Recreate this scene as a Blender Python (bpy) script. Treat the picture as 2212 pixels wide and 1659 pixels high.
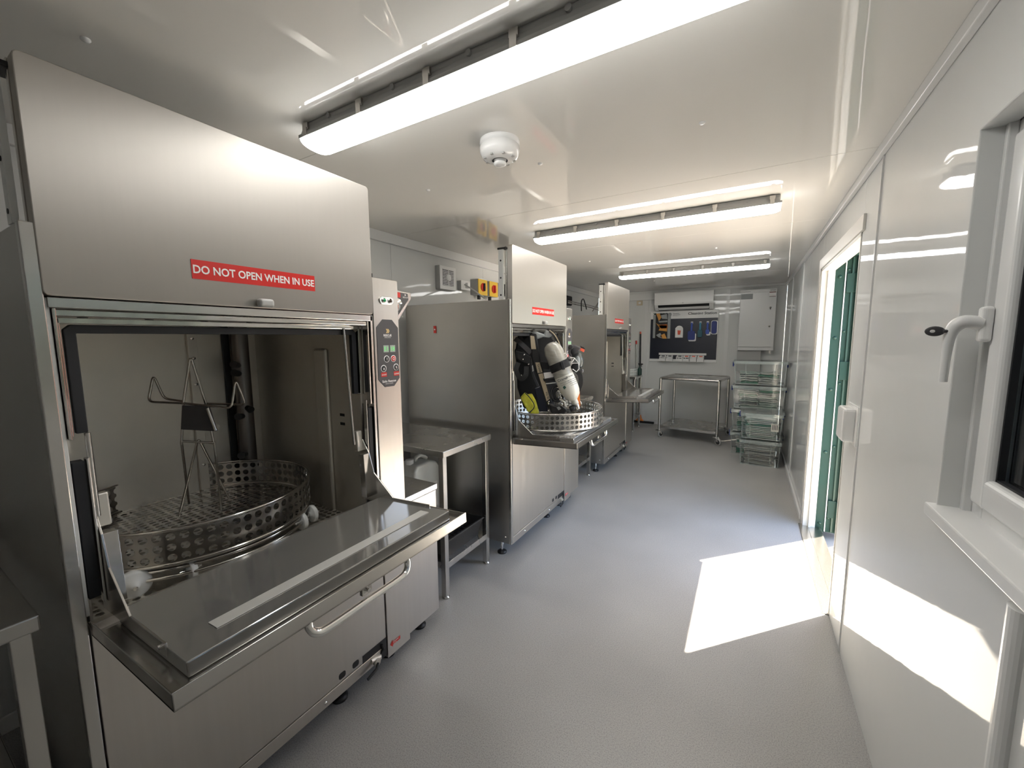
import bpy, bmesh, math, random
from mathutils import Vector, Matrix
random.seed(7)
C = bpy.context.scene.collection
for o in list(bpy.data.objects):
    bpy.data.objects.remove(o)
SC = bpy.context.scene

# ------------------------------------------------------------------ camera, world, sun, exposure
H = 1.53                      # camera height; world origin on the floor under the camera
FPX, YAW, PIT, ROL = 870.1, 0.529825, 0.112052, 0.006104
def _basis():
    cy, sy, cp, sp = math.cos(YAW), math.sin(YAW), math.cos(PIT), math.sin(PIT)
    fw = Vector((-sy*cp, cy*cp, -sp)); r = Vector((cy, sy, 0)); d = fw.cross(r)
    c, s = math.cos(ROL), math.sin(ROL)
    return r*c + d*s, d*c - r*s, fw
RT, DN, FW = _basis()
cam_d = bpy.data.cameras.new('camera'); cam = bpy.data.objects.new('camera', cam_d); C.objects.link(cam)
cam_d.sensor_width = 36.0; cam_d.lens = FPX/2212*36.0; cam_d.clip_start = 0.02; cam_d.clip_end = 200
cam.matrix_world = Matrix(((RT.x, -DN.x, -FW.x, 0), (RT.y, -DN.y, -FW.y, 0), (RT.z, -DN.z, -FW.z, H), (0, 0, 0, 1)))
SC.camera = cam
def ray(px, py):
    return RT*((px-1106)/FPX) + DN*((py-829.5)/FPX) + FW
FH = Vector((-math.sin(YAW), math.cos(YAW), 0))
def on_plane(px, py, c, off=0.0):
    """pixel -> point on the upright plane through c that faces the camera, off metres nearer"""
    d = ray(px, py); t = (Vector(c).dot(FH) - off)/d.dot(FH)
    return Vector((d.x*t, d.y*t, d.z*t + H))

SC.view_settings.view_transform = 'Standard'; SC.view_settings.look = 'None'
SC.view_settings.gamma = 1.0; SC.view_settings.use_curve_mapping = False
SC.view_settings.exposure = 0.27
LED = 14.0
W_ = bpy.data.worlds.new('sky'); SC.world = W_; W_.use_nodes = True
nt = W_.node_tree; nt.nodes.clear()
sky = nt.nodes.new('ShaderNodeTexSky'); sky.sky_type = 'NISHITA'; sky.sun_disc = False
sky.sun_elevation = math.radians(56); sky.sun_rotation = math.radians(43)
bg = nt.nodes.new('ShaderNodeBackground'); bg.inputs[1].default_value = 1.0
wo = nt.nodes.new('ShaderNodeOutputWorld')
nt.links.new(sky.outputs[0], bg.inputs[0]); nt.links.new(bg.outputs[0], wo.inputs[0])
sun_d = bpy.data.lights.new('sun', 'SUN'); sun_d.energy = 56; sun_d.angle = math.radians(0.6); sun_d.color = (1, .89, .74)
sun = bpy.data.objects.new('sun', sun_d); C.objects.link(sun)
_el = math.radians(56.5)
SUND = Vector((-.683*math.cos(_el), -.731*math.cos(_el), -math.sin(_el)))
sun.rotation_euler = SUND.to_track_quat('-Z', 'Y').to_euler(); sun.location = (3, 5, 6)

# ------------------------------------------------------------------ materials
MATS = {}
def mat(name, col, rough=.5, metal=0, spec=.5, emit=None, es=0, bump=None, aniso=0, var=None, alpha=None, trans=0, ior=1.5, coat=0):
    m = bpy.data.materials.new(name); m.use_nodes = True; MATS[name] = m
    n = m.node_tree; b = n.nodes['Principled BSDF']
    b.inputs['Base Color'].default_value = (*col, 1); b.inputs['Roughness'].default_value = rough
    b.inputs['Metallic'].default_value = metal; b.inputs['Specular IOR Level'].default_value = spec
    b.inputs['IOR'].default_value = ior; b.inputs['Transmission Weight'].default_value = trans
    b.inputs['Coat Weight'].default_value = coat; b.inputs['Coat Roughness'].default_value = .04
    if emit:
        b.inputs['Emission Color'].default_value = (*emit, 1); b.inputs['Emission Strength'].default_value = es
    tc = n.nodes.new('ShaderNodeTexCoord')
    if aniso:
        b.inputs['Anisotropic'].default_value = aniso
        tg = n.nodes.new('ShaderNodeTangent'); tg.direction_type = 'UV_MAP'; tg.uv_map = 'uv'
        b.inputs['Anisotropic Rotation'].default_value = 0.0
        n.links.new(tg.outputs[0], b.inputs['Tangent'])
    if var:                                    # (scale vector, amount on colour, amount on roughness)
        mp = n.nodes.new('ShaderNodeMapping'); mp.inputs['Scale'].default_value = var[0]
        nz = n.nodes.new('ShaderNodeTexNoise'); nz.inputs['Scale'].default_value = 1; nz.inputs['Detail'].default_value = 4
        n.links.new(tc.outputs['Object'], mp.inputs[0]); n.links.new(mp.outputs[0], nz.inputs[0])
        r1 = n.nodes.new('ShaderNodeMapRange'); r1.inputs[3].default_value = 1-var[1]; r1.inputs[4].default_value = 1+var[1]
        r1.inputs[1].default_value = .3; r1.inputs[2].default_value = .7
        mx = n.nodes.new('ShaderNodeMix'); mx.data_type = 'RGBA'; mx.blend_type = 'MULTIPLY'; mx.inputs[0].default_value = 1
        mx.inputs[6].default_value = (*col, 1)
        n.links.new(nz.outputs[0], r1.inputs[0]); n.links.new(r1.outputs[0], mx.inputs[7]); n.links.new(mx.outputs[2], b.inputs['Base Color'])
        if var[2]:
            r2 = n.nodes.new('ShaderNodeMapRange'); r2.inputs[3].default_value = rough-var[2]; r2.inputs[4].default_value = rough+var[2]
            r2.inputs[1].default_value = .3; r2.inputs[2].default_value = .7
            n.links.new(nz.outputs[0], r2.inputs[0]); n.links.new(r2.outputs[0], b.inputs['Roughness'])
    if bump:                                   # (scale vector, strength, distance)
        mp = n.nodes.new('ShaderNodeMapping'); mp.inputs['Scale'].default_value = bump[0]
        nz = n.nodes.new('ShaderNodeTexNoise'); nz.inputs['Scale'].default_value = 1; nz.inputs['Detail'].default_value = 3
        bp = n.nodes.new('ShaderNodeBump'); bp.inputs['Strength'].default_value = bump[1]; bp.inputs['Distance'].default_value = bump[2]
        n.links.new(tc.outputs['Object'], mp.inputs[0]); n.links.new(mp.outputs[0], nz.inputs[0])
        n.links.new(nz.outputs[0], bp.inputs['Height']); n.links.new(bp.outputs[0], b.inputs['Normal'])
    return m
mat('wall', (.70, .71, .70), .03, spec=.25, bump=((2.2, 2.2, 2.2), .08, .02))
mat('ceil', (.76, .745, .71), .025, bump=((1.7, 1.7, 1.7), .06, .02))
mat('trimw', (.74, .745, .74), .25)
mat('upvc', (.80, .805, .80), .22)
mat('jamb', (.66, .64, .60), .35)
mat('joint', (.42, .42, .41), .5)
mat('steel', (.63, .60, .56), .34, 1, aniso=.5, var=((60, 60, 1.2), .02, .02))
mat('steelh', (.48, .455, .42), .46, 1, aniso=.8, var=((90, 90, 1.5), .012, .012))
mat('steelside', (.53, .515, .49), .34, 1, aniso=.4, var=((3, 3, 3), .05, .05))
mat('steelin', (.70, .67, .61), .5, 1, var=((4, 4, 4), .07, .06))
mat('steelband', (.55, .53, .50), .24, 1)
mat('steelliner', (.46, .45, .43), .12, .72, var=((6, 6, 6), .05, .03))
mat('pipein', (.22, .21, .20), .35, 1)
mat('steelpol', (.60, .58, .55), .13, 1, var=((7, 7, 7), .05, .05))
mat('steelstrip', (.66, .65, .62), .45, .35)
mat('steeltop', (.58, .565, .54), .27, 1, var=((5, 5, 5), .02, .015))
mat('steelpost', (.62, .60, .57), .22, 1)
mat('chrome', (.86, .85, .83), .08, 1)
mat('wire', (.55, .52, .48), .2, 1)
mat('black', (.012, .012, .013), .45)
mat('rubber', (.011, .012, .015), .6)
mat('blackcloth', (.010, .010, .011), .85, bump=((160, 160, 160), .3, .002))
mat('greyplast', (.42, .42, .41), .4)
mat('lampbody', (.40, .40, .39), .35)
mat('clip', (.55, .53, .50), .25, 1)
mat('white', (.80, .80, .79), .35)
mat('whitegloss', (.82, .82, .81), .15)
mat('nylon', (.70, .71, .70), .4)
mat('beige', (.60, .52, .38), .55)
mat('signred', (.62, .02, .015), .35)
mat('signwhite', (.88, .86, .85), .4)
mat('panelgrey', (.075, .072, .076), .4)
mat('red', (.60, .03, .02), .4)
mat('coral', (.75, .12, .06), .45)
mat('orange', (.85, .22, .03), .45)
mat('amber', (.70, .33, .07), .5)
mat('yellow', (.78, .50, .03), .4)
mat('yellowcloth', (.58, .56, .05), .75, var=((30, 30, 30), .25, 0))
mat('green', (.003, .035, .025), .7, var=((5, 5, 5), .12, .05))
mat('greendark', (.006, .04, .028), .4)
mat('rust', (.16, .05, .03), .8, var=((6, 6, 6), .3, 0))
mat('concrete', (.40, .37, .33), .9, var=((4, 4, 4), .12, 0))
mat('navy', (.008, .011, .024), .35)
mat('blue', (.02, .07, .42), .4)
mat('bluedark', (.012, .03, .20), .5)
mat('teal', (.02, .22, .36), .4)
mat('tealdark', (.01, .09, .13), .5)
mat('packwhite', (.86, .88, .85), .5)
mat('packpale', (.74, .86, .80), .5)
mat('packgreen', (.06, .36, .22), .45)
mat('packgrey', (.33, .35, .35), .5)
mat('packclear', (.60, .60, .58), .2)
mat('cyl', (.32, .31, .27), .3, var=((14, 14, 50), .18, 0), coat=.4)
mat('cylwhite', (.62, .61, .55), .3)
mat('tan', (.52, .43, .30), .5)
mat('canwhite', (.62, .63, .60), .35)
mat('lcd', (.34, .37, .34), .3, emit=(.5, .6, .5), es=.04)
mat('lcdtext', (.10, .55, .15), .4, emit=(.2, .9, .25), es=.5)
mat('greenled', (.02, .35, .12), .2)
mat('darklens', (.05, .03, .02), .15)
mat('led', (.9, .95, 1), .4, emit=(1.0, .985, .95), es=LED)
mat('duct', (.62, .615, .60), .4)
mat('shutter', (.018, .021, .026), .35)
mat('logogold', (.75, .55, .25), .4)
mat('ink', (.05, .055, .06), .5)
mat('inkgreen', (.02, .14, .11), .5)

def floor_mat():
    m = mat('floor', (.30, .305, .32), .33, spec=.5); n = m.node_tree; b = n.nodes['Principled BSDF']
    tc = n.nodes.new('ShaderNodeTexCoord')
    def noise(sc, det=2):
        z = n.nodes.new('ShaderNodeTexNoise'); z.inputs['Scale'].default_value = sc; z.inputs['Detail'].default_value = det
        n.links.new(tc.outputs['Object'], z.inputs[0]); return z
    a, bb, c = noise(230, 3), noise(500), noise(1.3, 3)
    cr = n.nodes.new('ShaderNodeValToRGB'); e = cr.color_ramp.elements
    e[0].position = .30; e[0].color = (.26, .258, .255, 1); e[1].position = .50; e[1].color = (.375, .37, .362, 1)
    x = cr.color_ramp.elements.new(.68); x.color = (.44, .435, .425, 1)
    n.links.new(a.outputs[0], cr.inputs[0])
    r = n.nodes.new('ShaderNodeMapRange'); r.inputs[1].default_value = .3; r.inputs[2].default_value = .7; r.inputs[3].default_value = .9; r.inputs[4].default_value = 1.08
    n.links.new(c.outputs[0], r.inputs[0])
    mx = n.nodes.new('ShaderNodeMix'); mx.data_type = 'RGBA'; mx.blend_type = 'MULTIPLY'; mx.inputs[0].default_value = 1
    n.links.new(cr.outputs[0], mx.inputs[6]); n.links.new(r.outputs[0], mx.inputs[7]); n.links.new(mx.outputs[2], b.inputs['Base Color'])
    bp = n.nodes.new('ShaderNodeBump'); bp.inputs['Strength'].default_value = .12; bp.inputs['Distance'].default_value = .001
    n.links.new(bb.outputs[0], bp.inputs['Height']); n.links.new(bp.outputs[0], b.inputs['Normal'])
floor_mat()

def clear_mat(name, tint, milky, dif=(.8, .86, .84)):
    m = bpy.data.materials.new(name); m.use_nodes = True; MATS[name] = m; n = m.node_tree; n.nodes.clear()
    out = n.nodes.new('ShaderNodeOutputMaterial'); tr = n.nodes.new('ShaderNodeBsdfTransparent'); tr.inputs[0].default_value = (*tint, 1)
    gl = n.nodes.new('ShaderNodeBsdfGlossy'); gl.inputs['Roughness'].default_value = .06
    df = n.nodes.new('ShaderNodeBsdfDiffuse'); df.inputs[0].default_value = (*dif, 1)
    fr = n.nodes.new('ShaderNodeFresnel'); fr.inputs[0].default_value = 1.45
    m1 = n.nodes.new('ShaderNodeMixShader'); m1.inputs[0].default_value = milky
    n.links.new(tr.outputs[0], m1.inputs[1]); n.links.new(df.outputs[0], m1.inputs[2])
    m2 = n.nodes.new('ShaderNodeMixShader'); n.links.new(fr.outputs[0], m2.inputs[0])
    n.links.new(m1.outputs[0], m2.inputs[1]); n.links.new(gl.outputs[0], m2.inputs[2]); n.links.new(m2.outputs[0], out.inputs[0])
clear_mat('clearbox', (.985, 1.0, .995), .06)
clear_mat('clearrim', (.95, .99, .985), .28)
clear_mat('visor', (.92, .93, .93), .06)
clear_mat('glass', (.55, .58, .58), 0)

# ------------------------------------------------------------------ mesh helpers
class MB:
    def __init__(s): s.v = []; s.f = []; s.sm = []
    def add(s, vs, fs, smooth=False):
        b = len(s.v); s.v += [Vector(p) for p in vs]
        for f in fs: s.f.append([b+i for i in f]); s.sm.append(smooth)
        return s
    def box(s, x0, x1, y0, y1, z0, z1):
        vs = [(x, y, z) for z in (z0, z1) for y in (y0, y1) for x in (x0, x1)]
        return s.add(vs, [(0, 2, 3, 1), (4, 5, 7, 6), (0, 1, 5, 4), (2, 6, 7, 3), (0, 4, 6, 2), (1, 3, 7, 5)])
    def prism(s, poly, vec):
        vec = Vector(vec); n = len(poly); a = [Vector(p) for p in poly]; vs = a + [p+vec for p in a]
        nrm = Vector((0, 0, 0))
        for i in range(n): nrm += a[i].cross(a[(i+1) % n])
        fl = nrm.dot(vec) > 0
        fs = [list(range(n))[::-1], list(range(n, 2*n))] + [(i, (i+1) % n, n+(i+1) % n, n+i) for i in range(n)]
        if not fl: fs = [list(f)[::-1] for f in fs]
        return s.add(vs, fs)
    @staticmethod
    def frame(d):
        d = Vector(d).normalized(); up = Vector((0, 0, 1)) if abs(d.z) < .9 else Vector((1, 0, 0))
        u = d.cross(up).normalized(); return u, d.cross(u).normalized()
    def cyl(s, p, q, r, r2=None, n=16, caps=True):
        p, q = Vector(p), Vector(q); r2 = r if r2 is None else r2; u, w = s.frame(q-p)
        an = [2*math.pi*i/n for i in range(n)]
        vs = [p+(u*math.cos(a)+w*math.sin(a))*r for a in an] + [q+(u*math.cos(a)+w*math.sin(a))*r2 for a in an]
        s.add(vs, [(i, n+i, n+(i+1) % n, (i+1) % n) for i in range(n)], True)
        if caps:
            s.add(vs[:n], [list(range(n))]); s.add(vs[n:], [list(range(n))[::-1]])
        return s
    def lathe(s, o, ax, prof, n=24):
        o = Vector(o); ax = Vector(ax).normalized(); u, w = s.frame(ax); vs = []
        for (r, h) in prof:
            for i in range(n):
                a = 2*math.pi*i/n; vs.append(o+ax*h+(u*math.cos(a)+w*math.sin(a))*r)
        fs = []
        for k in range(len(prof)-1):
            for i in range(n):
                j = (i+1) % n; fs.append((k*n+i, (k+1)*n+i, (k+1)*n+j, k*n+j))
        s.add(vs, fs, True)
        return s
    def tube(s, pts, r, n=8, closed=False, flat=None):
        P = [Vector(p) for p in pts]; N = len(P); T = []
        for i in range(N):
            a = P[(i-1) % N] if closed or i else P[0]; b = P[(i+1) % N] if closed or i < N-1 else P[-1]
            T.append((b-a).normalized())
        u, w = s.frame(T[0]); vs = []
        for i in range(N):
            u = (u - T[i]*u.dot(T[i])).normalized(); w = T[i].cross(u)
            for k in range(n):
                a = 2*math.pi*k/n; ru, rw = (r, r) if flat is None else (r, flat)
                vs.append(P[i]+u*math.cos(a)*ru+w*math.sin(a)*rw)
        fs = []
        for i in range(N if closed else N-1):
            j = (i+1) % N
            for k in range(n):
                l = (k+1) % n; fs.append((i*n+k, i*n+l, j*n+l, j*n+k))
        s.add(vs, fs, True)
        if not closed:
            s.add(vs[:n], [list(range(n))[::-1]]); s.add(vs[-n:], [list(range(n))])
        return s
    def ribbon(s, pts, wid, th, side=None):
        """flat strap through pts; wid is a vector across or a float"""
        P = [Vector(p) for p in pts]; vs = []
        for i, p in enumerate(P):
            t = (P[min(i+1, len(P)-1)]-P[max(i-1, 0)]).normalized()
            sd = Vector(side) if side is not None else -FH
            a = t.cross(sd).normalized(); nn = a.cross(t).normalized()
            for q in (a*wid/2+nn*th/2, -a*wid/2+nn*th/2, -a*wid/2-nn*th/2, a*wid/2-nn*th/2): vs.append(p+q)
        fs = [(0, 1, 2, 3), tuple(len(vs)-4+i for i in (3, 2, 1, 0))]
        for i in range(len(P)-1):
            for k in range(4): fs.append((i*4+k, (i+1)*4+k, (i+1)*4+(k+1) % 4, i*4+(k+1) % 4))
        return s.add(vs, fs)
    def blob(s, c, rx, ry, rz, n=16, m=10, mtx=None):
        vs = []; c = Vector(c)
        for j in range(m+1):
            t = math.pi*j/m
            for i in range(n):
                a = 2*math.pi*i/n; p = Vector((rx*math.sin(t)*math.cos(a), ry*math.sin(t)*math.sin(a), rz*math.cos(t)))
                vs.append(c+(mtx @ p if mtx else p))
        fs = [(j*n+i, (j+1)*n+i, (j+1)*n+(i+1) % n, j*n+(i+1) % n) for j in range(m) for i in range(n)]
        return s.add(vs, fs, True)
    def perforated(s, fn, nu, nv, hole=.36, keep=None):
        """sheet of nu x nv cells, each with a round hole; fn maps cell units (u,v) to 3-D"""
        for i in range(nu):
            for j in range(nv):
                if keep and not keep(i+.5, j+.5): continue
                vs = []; K = 16
                for k in range(K):
                    a = 2*math.pi*k/K; c, d = math.cos(a), math.sin(a); m = max(abs(c), abs(d))
                    vs.append(fn(i+.5+.5*c/m, j+.5+.5*d/m)); vs.append(fn(i+.5+hole*c, j+.5+hole*d))
                s.add(vs, [(2*k, 2*((k+1) % K), 2*((k+1) % K)+1, 2*k+1) for k in range(K)])
        return s
    def build(s, name, m, parent=None, bevel=0, origin=None, loc=None, seg=2, solid=0):
        me = bpy.data.meshes.new(name); o0 = Vector(origin) if origin is not None else Vector((0, 0, 0))
        me.from_pydata([tuple(p-o0) for p in s.v], [], s.f)
        me.polygons.foreach_set('use_smooth', s.sm)
        me.materials.append(MATS[m]); me.update()
        uv = me.uv_layers.new(name='uv')
        for p in me.polygons:
            n = p.normal; ax = max(range(3), key=lambda k: abs(n[k]))
            for li in p.loop_indices:
                c = me.vertices[me.loops[li].vertex_index].co
                uv.data[li].uv = ((c.y, c.z), (c.x, c.z), (c.x, c.y))[ax]
        o = bpy.data.objects.new(name, me); C.objects.link(o)
        if parent is not None: o.parent = parent
        if origin is not None: o.location = o0
        if loc is not None: o.location = loc
        if solid:
            sm = o.modifiers.new('solid', 'SOLIDIFY'); sm.thickness = solid; sm.offset = 0
        if bevel:
            bv = o.modifiers.new('bevel', 'BEVEL'); bv.width = bevel; bv.segments = seg; bv.limit_method = 'ANGLE'; bv.angle_limit = math.radians(40)
            bv.harden_normals = False
        return o
def box(name, m, b, parent=None, bevel=0, top=False):
    """box part; with top=True a top-level thing with its origin at the base centre"""
    org = ((b[0]+b[1])/2, (b[2]+b[3])/2, b[4]) if top else None
    return MB().box(*b).build(name, m, parent, bevel, origin=org)
def empty(name, loc=(0, 0, 0)):
    o = bpy.data.objects.new(name, None); o.empty_display_size = .1; C.objects.link(o); o.location = loc; return o
def tag(o, label, cat, group=None):
    o['label'] = label; o['category'] = cat
    if group: o['group'] = group
    return o
def struct(o, label=None):
    o['kind'] = 'structure'
    if label: o['label'] = label
    return o
def thing(name, loc, label, cat, group=None):
    return tag(empty(name, loc), label, cat, group)
def copy_tree(o, parent=None):
    c = o.copy(); C.objects.link(c); c.parent = parent
    for ch in list(o.children): copy_tree(ch, c)
    return c
_tc = {}
def text(s, size, m, parent, o, right, up, align='LEFT', th=.0006, bold=0, width=None, name='lettering'):
    key = (s, bold)
    if key not in _tc:
        cu = bpy.data.curves.new('t', 'FONT'); cu.body = s; cu.size = 1; cu.offset = bold; cu.resolution_u = 3
        ob = bpy.data.objects.new('t', cu); C.objects.link(ob); dg = bpy.context.evaluated_depsgraph_get(); dg.update()
        me = bpy.data.meshes.new_from_object(ob.evaluated_get(dg))
        _tc[key] = ([v.co.copy() for v in me.vertices], [list(p.vertices) for p in me.polygons])
        bpy.data.objects.remove(ob); bpy.data.curves.remove(cu); bpy.data.meshes.remove(me)
    vs, fs = _tc[key]; right = Vector(right).normalized(); up = Vector(up).normalized(); nr = right.cross(up)
    x0 = min(v.x for v in vs); x1 = max(v.x for v in vs); w = x1-x0; sx = size if width is None else width/w
    off = {'LEFT': -x0, 'CENTER': -(x0+x1)/2, 'RIGHT': -x1}[align]
    mb = MB(); mb.add([Vector(o)+right*(v.x+off)*sx+up*v.y*size+nr*th for v in vs], fs)
    return mb.build(name, m, parent)
def arc(c, r, a0, a1, n, fn):
    return [fn(c[0]+r*math.cos(math.radians(a0+(a1-a0)*i/n)), c[1]+r*math.sin(math.radians(a0+(a1-a0)*i/n))) for i in range(n+1)]
def rrect(x0, x1, z0, z1, r, fn, n=5):
    p = []
    for cx, cz, a in ((x1-r, z0+r, -90), (x1-r, z1-r, 0), (x0+r, z1-r, 90), (x0+r, z0+r, 180)): p += arc((cx, cz), r, a, a+90, n, fn)
    return p

# ------------------------------------------------------------------ the room
XR, XL, YB, YN, ZC = .459, -2.45, 7.40, -1.7, 2.34
WT = .076                                     # thickness of the side walls
DY0, DY1, DZ = 2.665, 3.93, 2.045             # doorway
WY0, WY1, WZ0, WZ1 = .30, 1.475, 1.075, 2.03  # window opening
G = .0012
struct(box('floor', 'floor', (XL-.1, XR+WT, YN-.1, YB+.1, -.05, 0)), 'grey speckled vinyl floor')
cei = struct(box('ceiling', 'joint', (XL-.1, XR+WT, YN-.1, YB+.1, ZC+.008, ZC+.06)), 'glossy white panelled ceiling')
ys = [YN, -1.22, -.02, 1.18, 2.38, 3.58, 4.78, 5.98, YB]
for a, b in zip(ys, ys[1:]):
    box('panel', 'ceil', (XL, XR, a+G, b-G, ZC, ZC+.007), cei, .0008)
for (x, y) in ((-1.585, .443), (-1.553, 1.759), (-.88, 1.775), (-.195, 1.77), (-.83, 6.34), (-1.21, 6.1), (-1.5, 4.2), (-.3, 4.2)):
    MB().lathe((x, y, ZC), (0, 0, -1), [(.011, 0), (.011, .004), (.008, .007), (0, .008)], 14).build('screw_cap', 'whitegloss', cei)

def wall(name, label, axis, pos, out, spans, ends):
    """backing slab pieces + glossy panels; axis 'x' = wall across x at fixed x=pos"""
    mb = MB(); pan = []
    for (a, b, z0, z1) in spans:
        lo, hi = sorted((pos+out*.008, pos+out*WT)); p0, p1 = sorted((pos, pos+out*.007))
        if axis == 'x': mb.box(lo, hi, a, b, z0, z1); pan.append((p0, p1, a+G, b-G, z0, z1))
        else: mb.box(a, b, lo, hi, z0, z1); pan.append((a+G, b-G, p0, p1, z0, z1))
    w = struct(mb.build(name, 'joint'), label)
    for p in pan: box('panel', 'wall', p, w, .0008)
    return w
wr = wall('wall_right', 'glossy white panelled wall with doorway and window', 'x', XR, 1,
     [(YN, -.14, 0, ZC), (2.365, DY0, 0, ZC),
      (DY0, DY1, DZ, ZC), (DY1, 5.24, 0, ZC), (5.24, 6.44, 0, ZC), (6.44, YB, 0, ZC)], None)
mb = MB()
for (a, b, z0, z1) in ((-.14, WY0, 0, ZC), (WY0, WY1, 0, WZ0), (WY0, WY1, WZ1, ZC), (WY1, 2.365, 0, ZC)): mb.box(XR+.008, XR+WT, a, b, z0, z1)
mb.build('backing', 'joint', wr)
MB().prism([(XR, 1.066+G, 0), (XR, 2.365-G, 0), (XR, 2.365-G, ZC), (XR, 1.066+G, ZC), (XR, 1.066+G, WZ1), (XR, WY1, WZ1), (XR, WY1, WZ0), (XR, 1.066+G, WZ0)], (.007, 0, 0)).build('panel', 'wall', wr)
MB().prism([(XR, -.14+G, 0), (XR, 1.066-G, 0), (XR, 1.066-G, WZ0), (XR, WY0, WZ0), (XR, WY0, WZ1), (XR, 1.066-G, WZ1), (XR, 1.066-G, ZC), (XR, -.14+G, ZC)], (.007, 0, 0)).build('panel', 'wall', wr)
wall('wall_left', 'white panelled wall behind the washing machines', 'x', XL, -1,
     [(a, b, 0, ZC) for a, b in ((YN, -1.3), (-1.3, -.1), (-.1, 1.1), (1.1, 2.32), (2.32, 3.59), (3.59, 4.8), (4.8, 6.0), (6.0, YB))], None)
wall('wall_back', 'white panelled end wall with air conditioner', 'y', YB, 1,
     [(a, b, 0, ZC) for a, b in ((XL, -1.58), (-1.58, -.32), (-.32, XR))], None)
wall('wall_front', 'white panelled end wall behind the viewpoint', 'y', YN, -1, [(a, b, 0, ZC) for a, b in ((XL, -1), (-1, XR))], None)
# cornices and skirting
struct(box('trim_1', 'trimw', (XR-.022, XR, YN, YB, ZC-.045, ZC), bevel=.004))
struct(box('trim_2', 'trimw', (XL, XL+.03, YN, YB, ZC-.075, ZC), bevel=.004))
struct(box('trim_3', 'trimw', (XL+.03, XR-.022, YB-.022, YB, ZC-.04, ZC), bevel=.004))
struct(box('baseboard_right', 'trimw', (XR-.02, XR, DY1+.09, YB, 0, .05), bevel=.006))
struct(box('baseboard_back', 'trimw', (XL, XR-.02, YB-.012, YB, 0, .07), bevel=.003))
struct(box('baseboard_left', 'trimw', (XL, XL+.012, YN, YB-.012, 0, .07), bevel=.003))
# half-round cover strip on the panel joint below the window, corner strips at the far wall
mb = MB(); mb.prism([(XR+.002, 1.066-.024, 0)] + [(XR-.018*math.sin(math.pi*i/10), 1.066-.024*math.cos(math.pi*i/10), 0) for i in range(1, 10)] + [(XR+.002, 1.066+.024, 0)], (0, 0, 1.032))
struct(mb.build('trim_4', 'upvc', bevel=.001))
struct(box('trim_5', 'trimw', (XR-.006, XR, 2.362, 2.368, 0, ZC-.045)))
struct(box('trim_6', 'trimw', (XR-.006, XR, 5.23, 5.25, .05, ZC-.045)))
struct(box('trim_7', 'trimw', (XR-.006, XR, 6.43, 6.45, .05, ZC-.045)))
struct(box('trim_8', 'trimw', (-.345, -.295, YB-.006, YB, .07, ZC-.04)))
struct(box('trim_9', 'trimw', (-1.605, -1.555, YB-.006, YB, .07, 2.18)))

# ------------------------------------------------------------------ doorway
d1 = struct(empty('door_1', (XR, (DY0+DY1)/2, 0)), 'open doorway with white frame')
def dp(name, m, b, bev=.002, par=None): return MB().box(b[0]-XR, b[1]-XR, b[2]-(DY0+DY1)/2, b[3]-(DY0+DY1)/2, b[4], b[5]).build(name, m, par or d1, bev)
dp('jamb', 'jamb', (XR-.006, XR+WT, DY1-.03, DY1, .0, DZ)); dp('jamb', 'jamb', (XR-.004, XR+WT, DY0, DY0+.012, 0, DZ))
dp('head', 'jamb', (XR-.006, XR+WT, DY0, DY1, DZ-.02, DZ))
dp('architrave', 'jamb', (XR-.012, XR, DY1, DY1+.075, 0, DZ+.075)); dp('architrave', 'jamb', (XR-.012, XR, DY0-.06, DY1, DZ, DZ+.075))
dp('stop_bead', 'jamb', (XR+.03, XR+.045, DY1-.045, DY1-.03, 0, DZ-.02))
dp('threshold', 'steelband', (XR-.03, XR+.03, DY0, DY1, 0, .006)); dp('threshold_step', 'steelband', (XR+.031, XR+WT+.04, DY0, DY1, -.04, .003))
k = dp('keeper_box', 'whitegloss', (XR-.055, XR+.0, 2.42, 2.56, 1.03, 1.19), .012)
dp('keeper_plate', 'whitegloss', (XR-.008, XR, 2.39, 2.59, 1.015, 1.205), .003, k)

# green steel frame outside the doorway
fr = thing('steel_door_frame', (XR+.2, 4.05, 0), 'green steel door frame with bolts and hinges outside the doorway', 'door frame')
def gp(name, m, b, bev=.002, par=None): return MB().box(b[0]-XR-.2, b[1]-XR-.2, b[2]-4.05, b[3]-4.05, b[4], b[5]).build(name, m, par or fr, bev)
gp('post', 'green', (.537, .605, 3.945, 4.13, -.04, 2.42)); gp('outer_post', 'green', (.607, .690, 3.955, 4.13, -.04, 2.42), .004); gp('rusty_post', 'rust', (.691, .78, 3.975, 4.13, -.04, 2.42), .004)
gp('header', 'green', (.537, .78, 2.45, 3.95, 2.13, 2.42), .004)
gp('near_post', 'green', (.537, .78, 2.30, 2.62, -.04, 2.42), .004)
gp('seal_strip', 'signwhite', (.600, .606, 3.938, 3.947, -.03, 2.12), 0)
gp('channel_edge', 'greendark', (.640, .652, 3.943, 3.956, -.03, 2.12), .001)
gp('channel_edge', 'greendark', (.668, .682, 3.935, 3.956, -.03, 2.12), .001)
for z in (.03, .62, 1.12, 1.52, 1.98):
    MB().lathe((.570-XR-.2, 3.945-4.05, z), (0, -1, 0), [(.013, 0), (.012, .004), (.006, .007), (0, .0075)], 12).build('bolt', 'greendark', fr)
    MB().lathe((.622-XR-.2, 3.955-4.05, z+.05), (0, -1, 0), [(.011, 0), (.010, .004), (.005, .006), (0, .0065)], 12).build('bolt', 'greendark', fr)
for z in (.09, 1.20, 1.86):
    hg = gp('hinge_leaf', 'green', (.612, .664, 3.938, 3.956, z, z+.14), .001)
    MB().cyl((.672-XR-.2, 3.93-4.05, z), (.672-XR-.2, 3.93-4.05, z+.14), .011).build('hinge_pin', 'green', hg)
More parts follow.
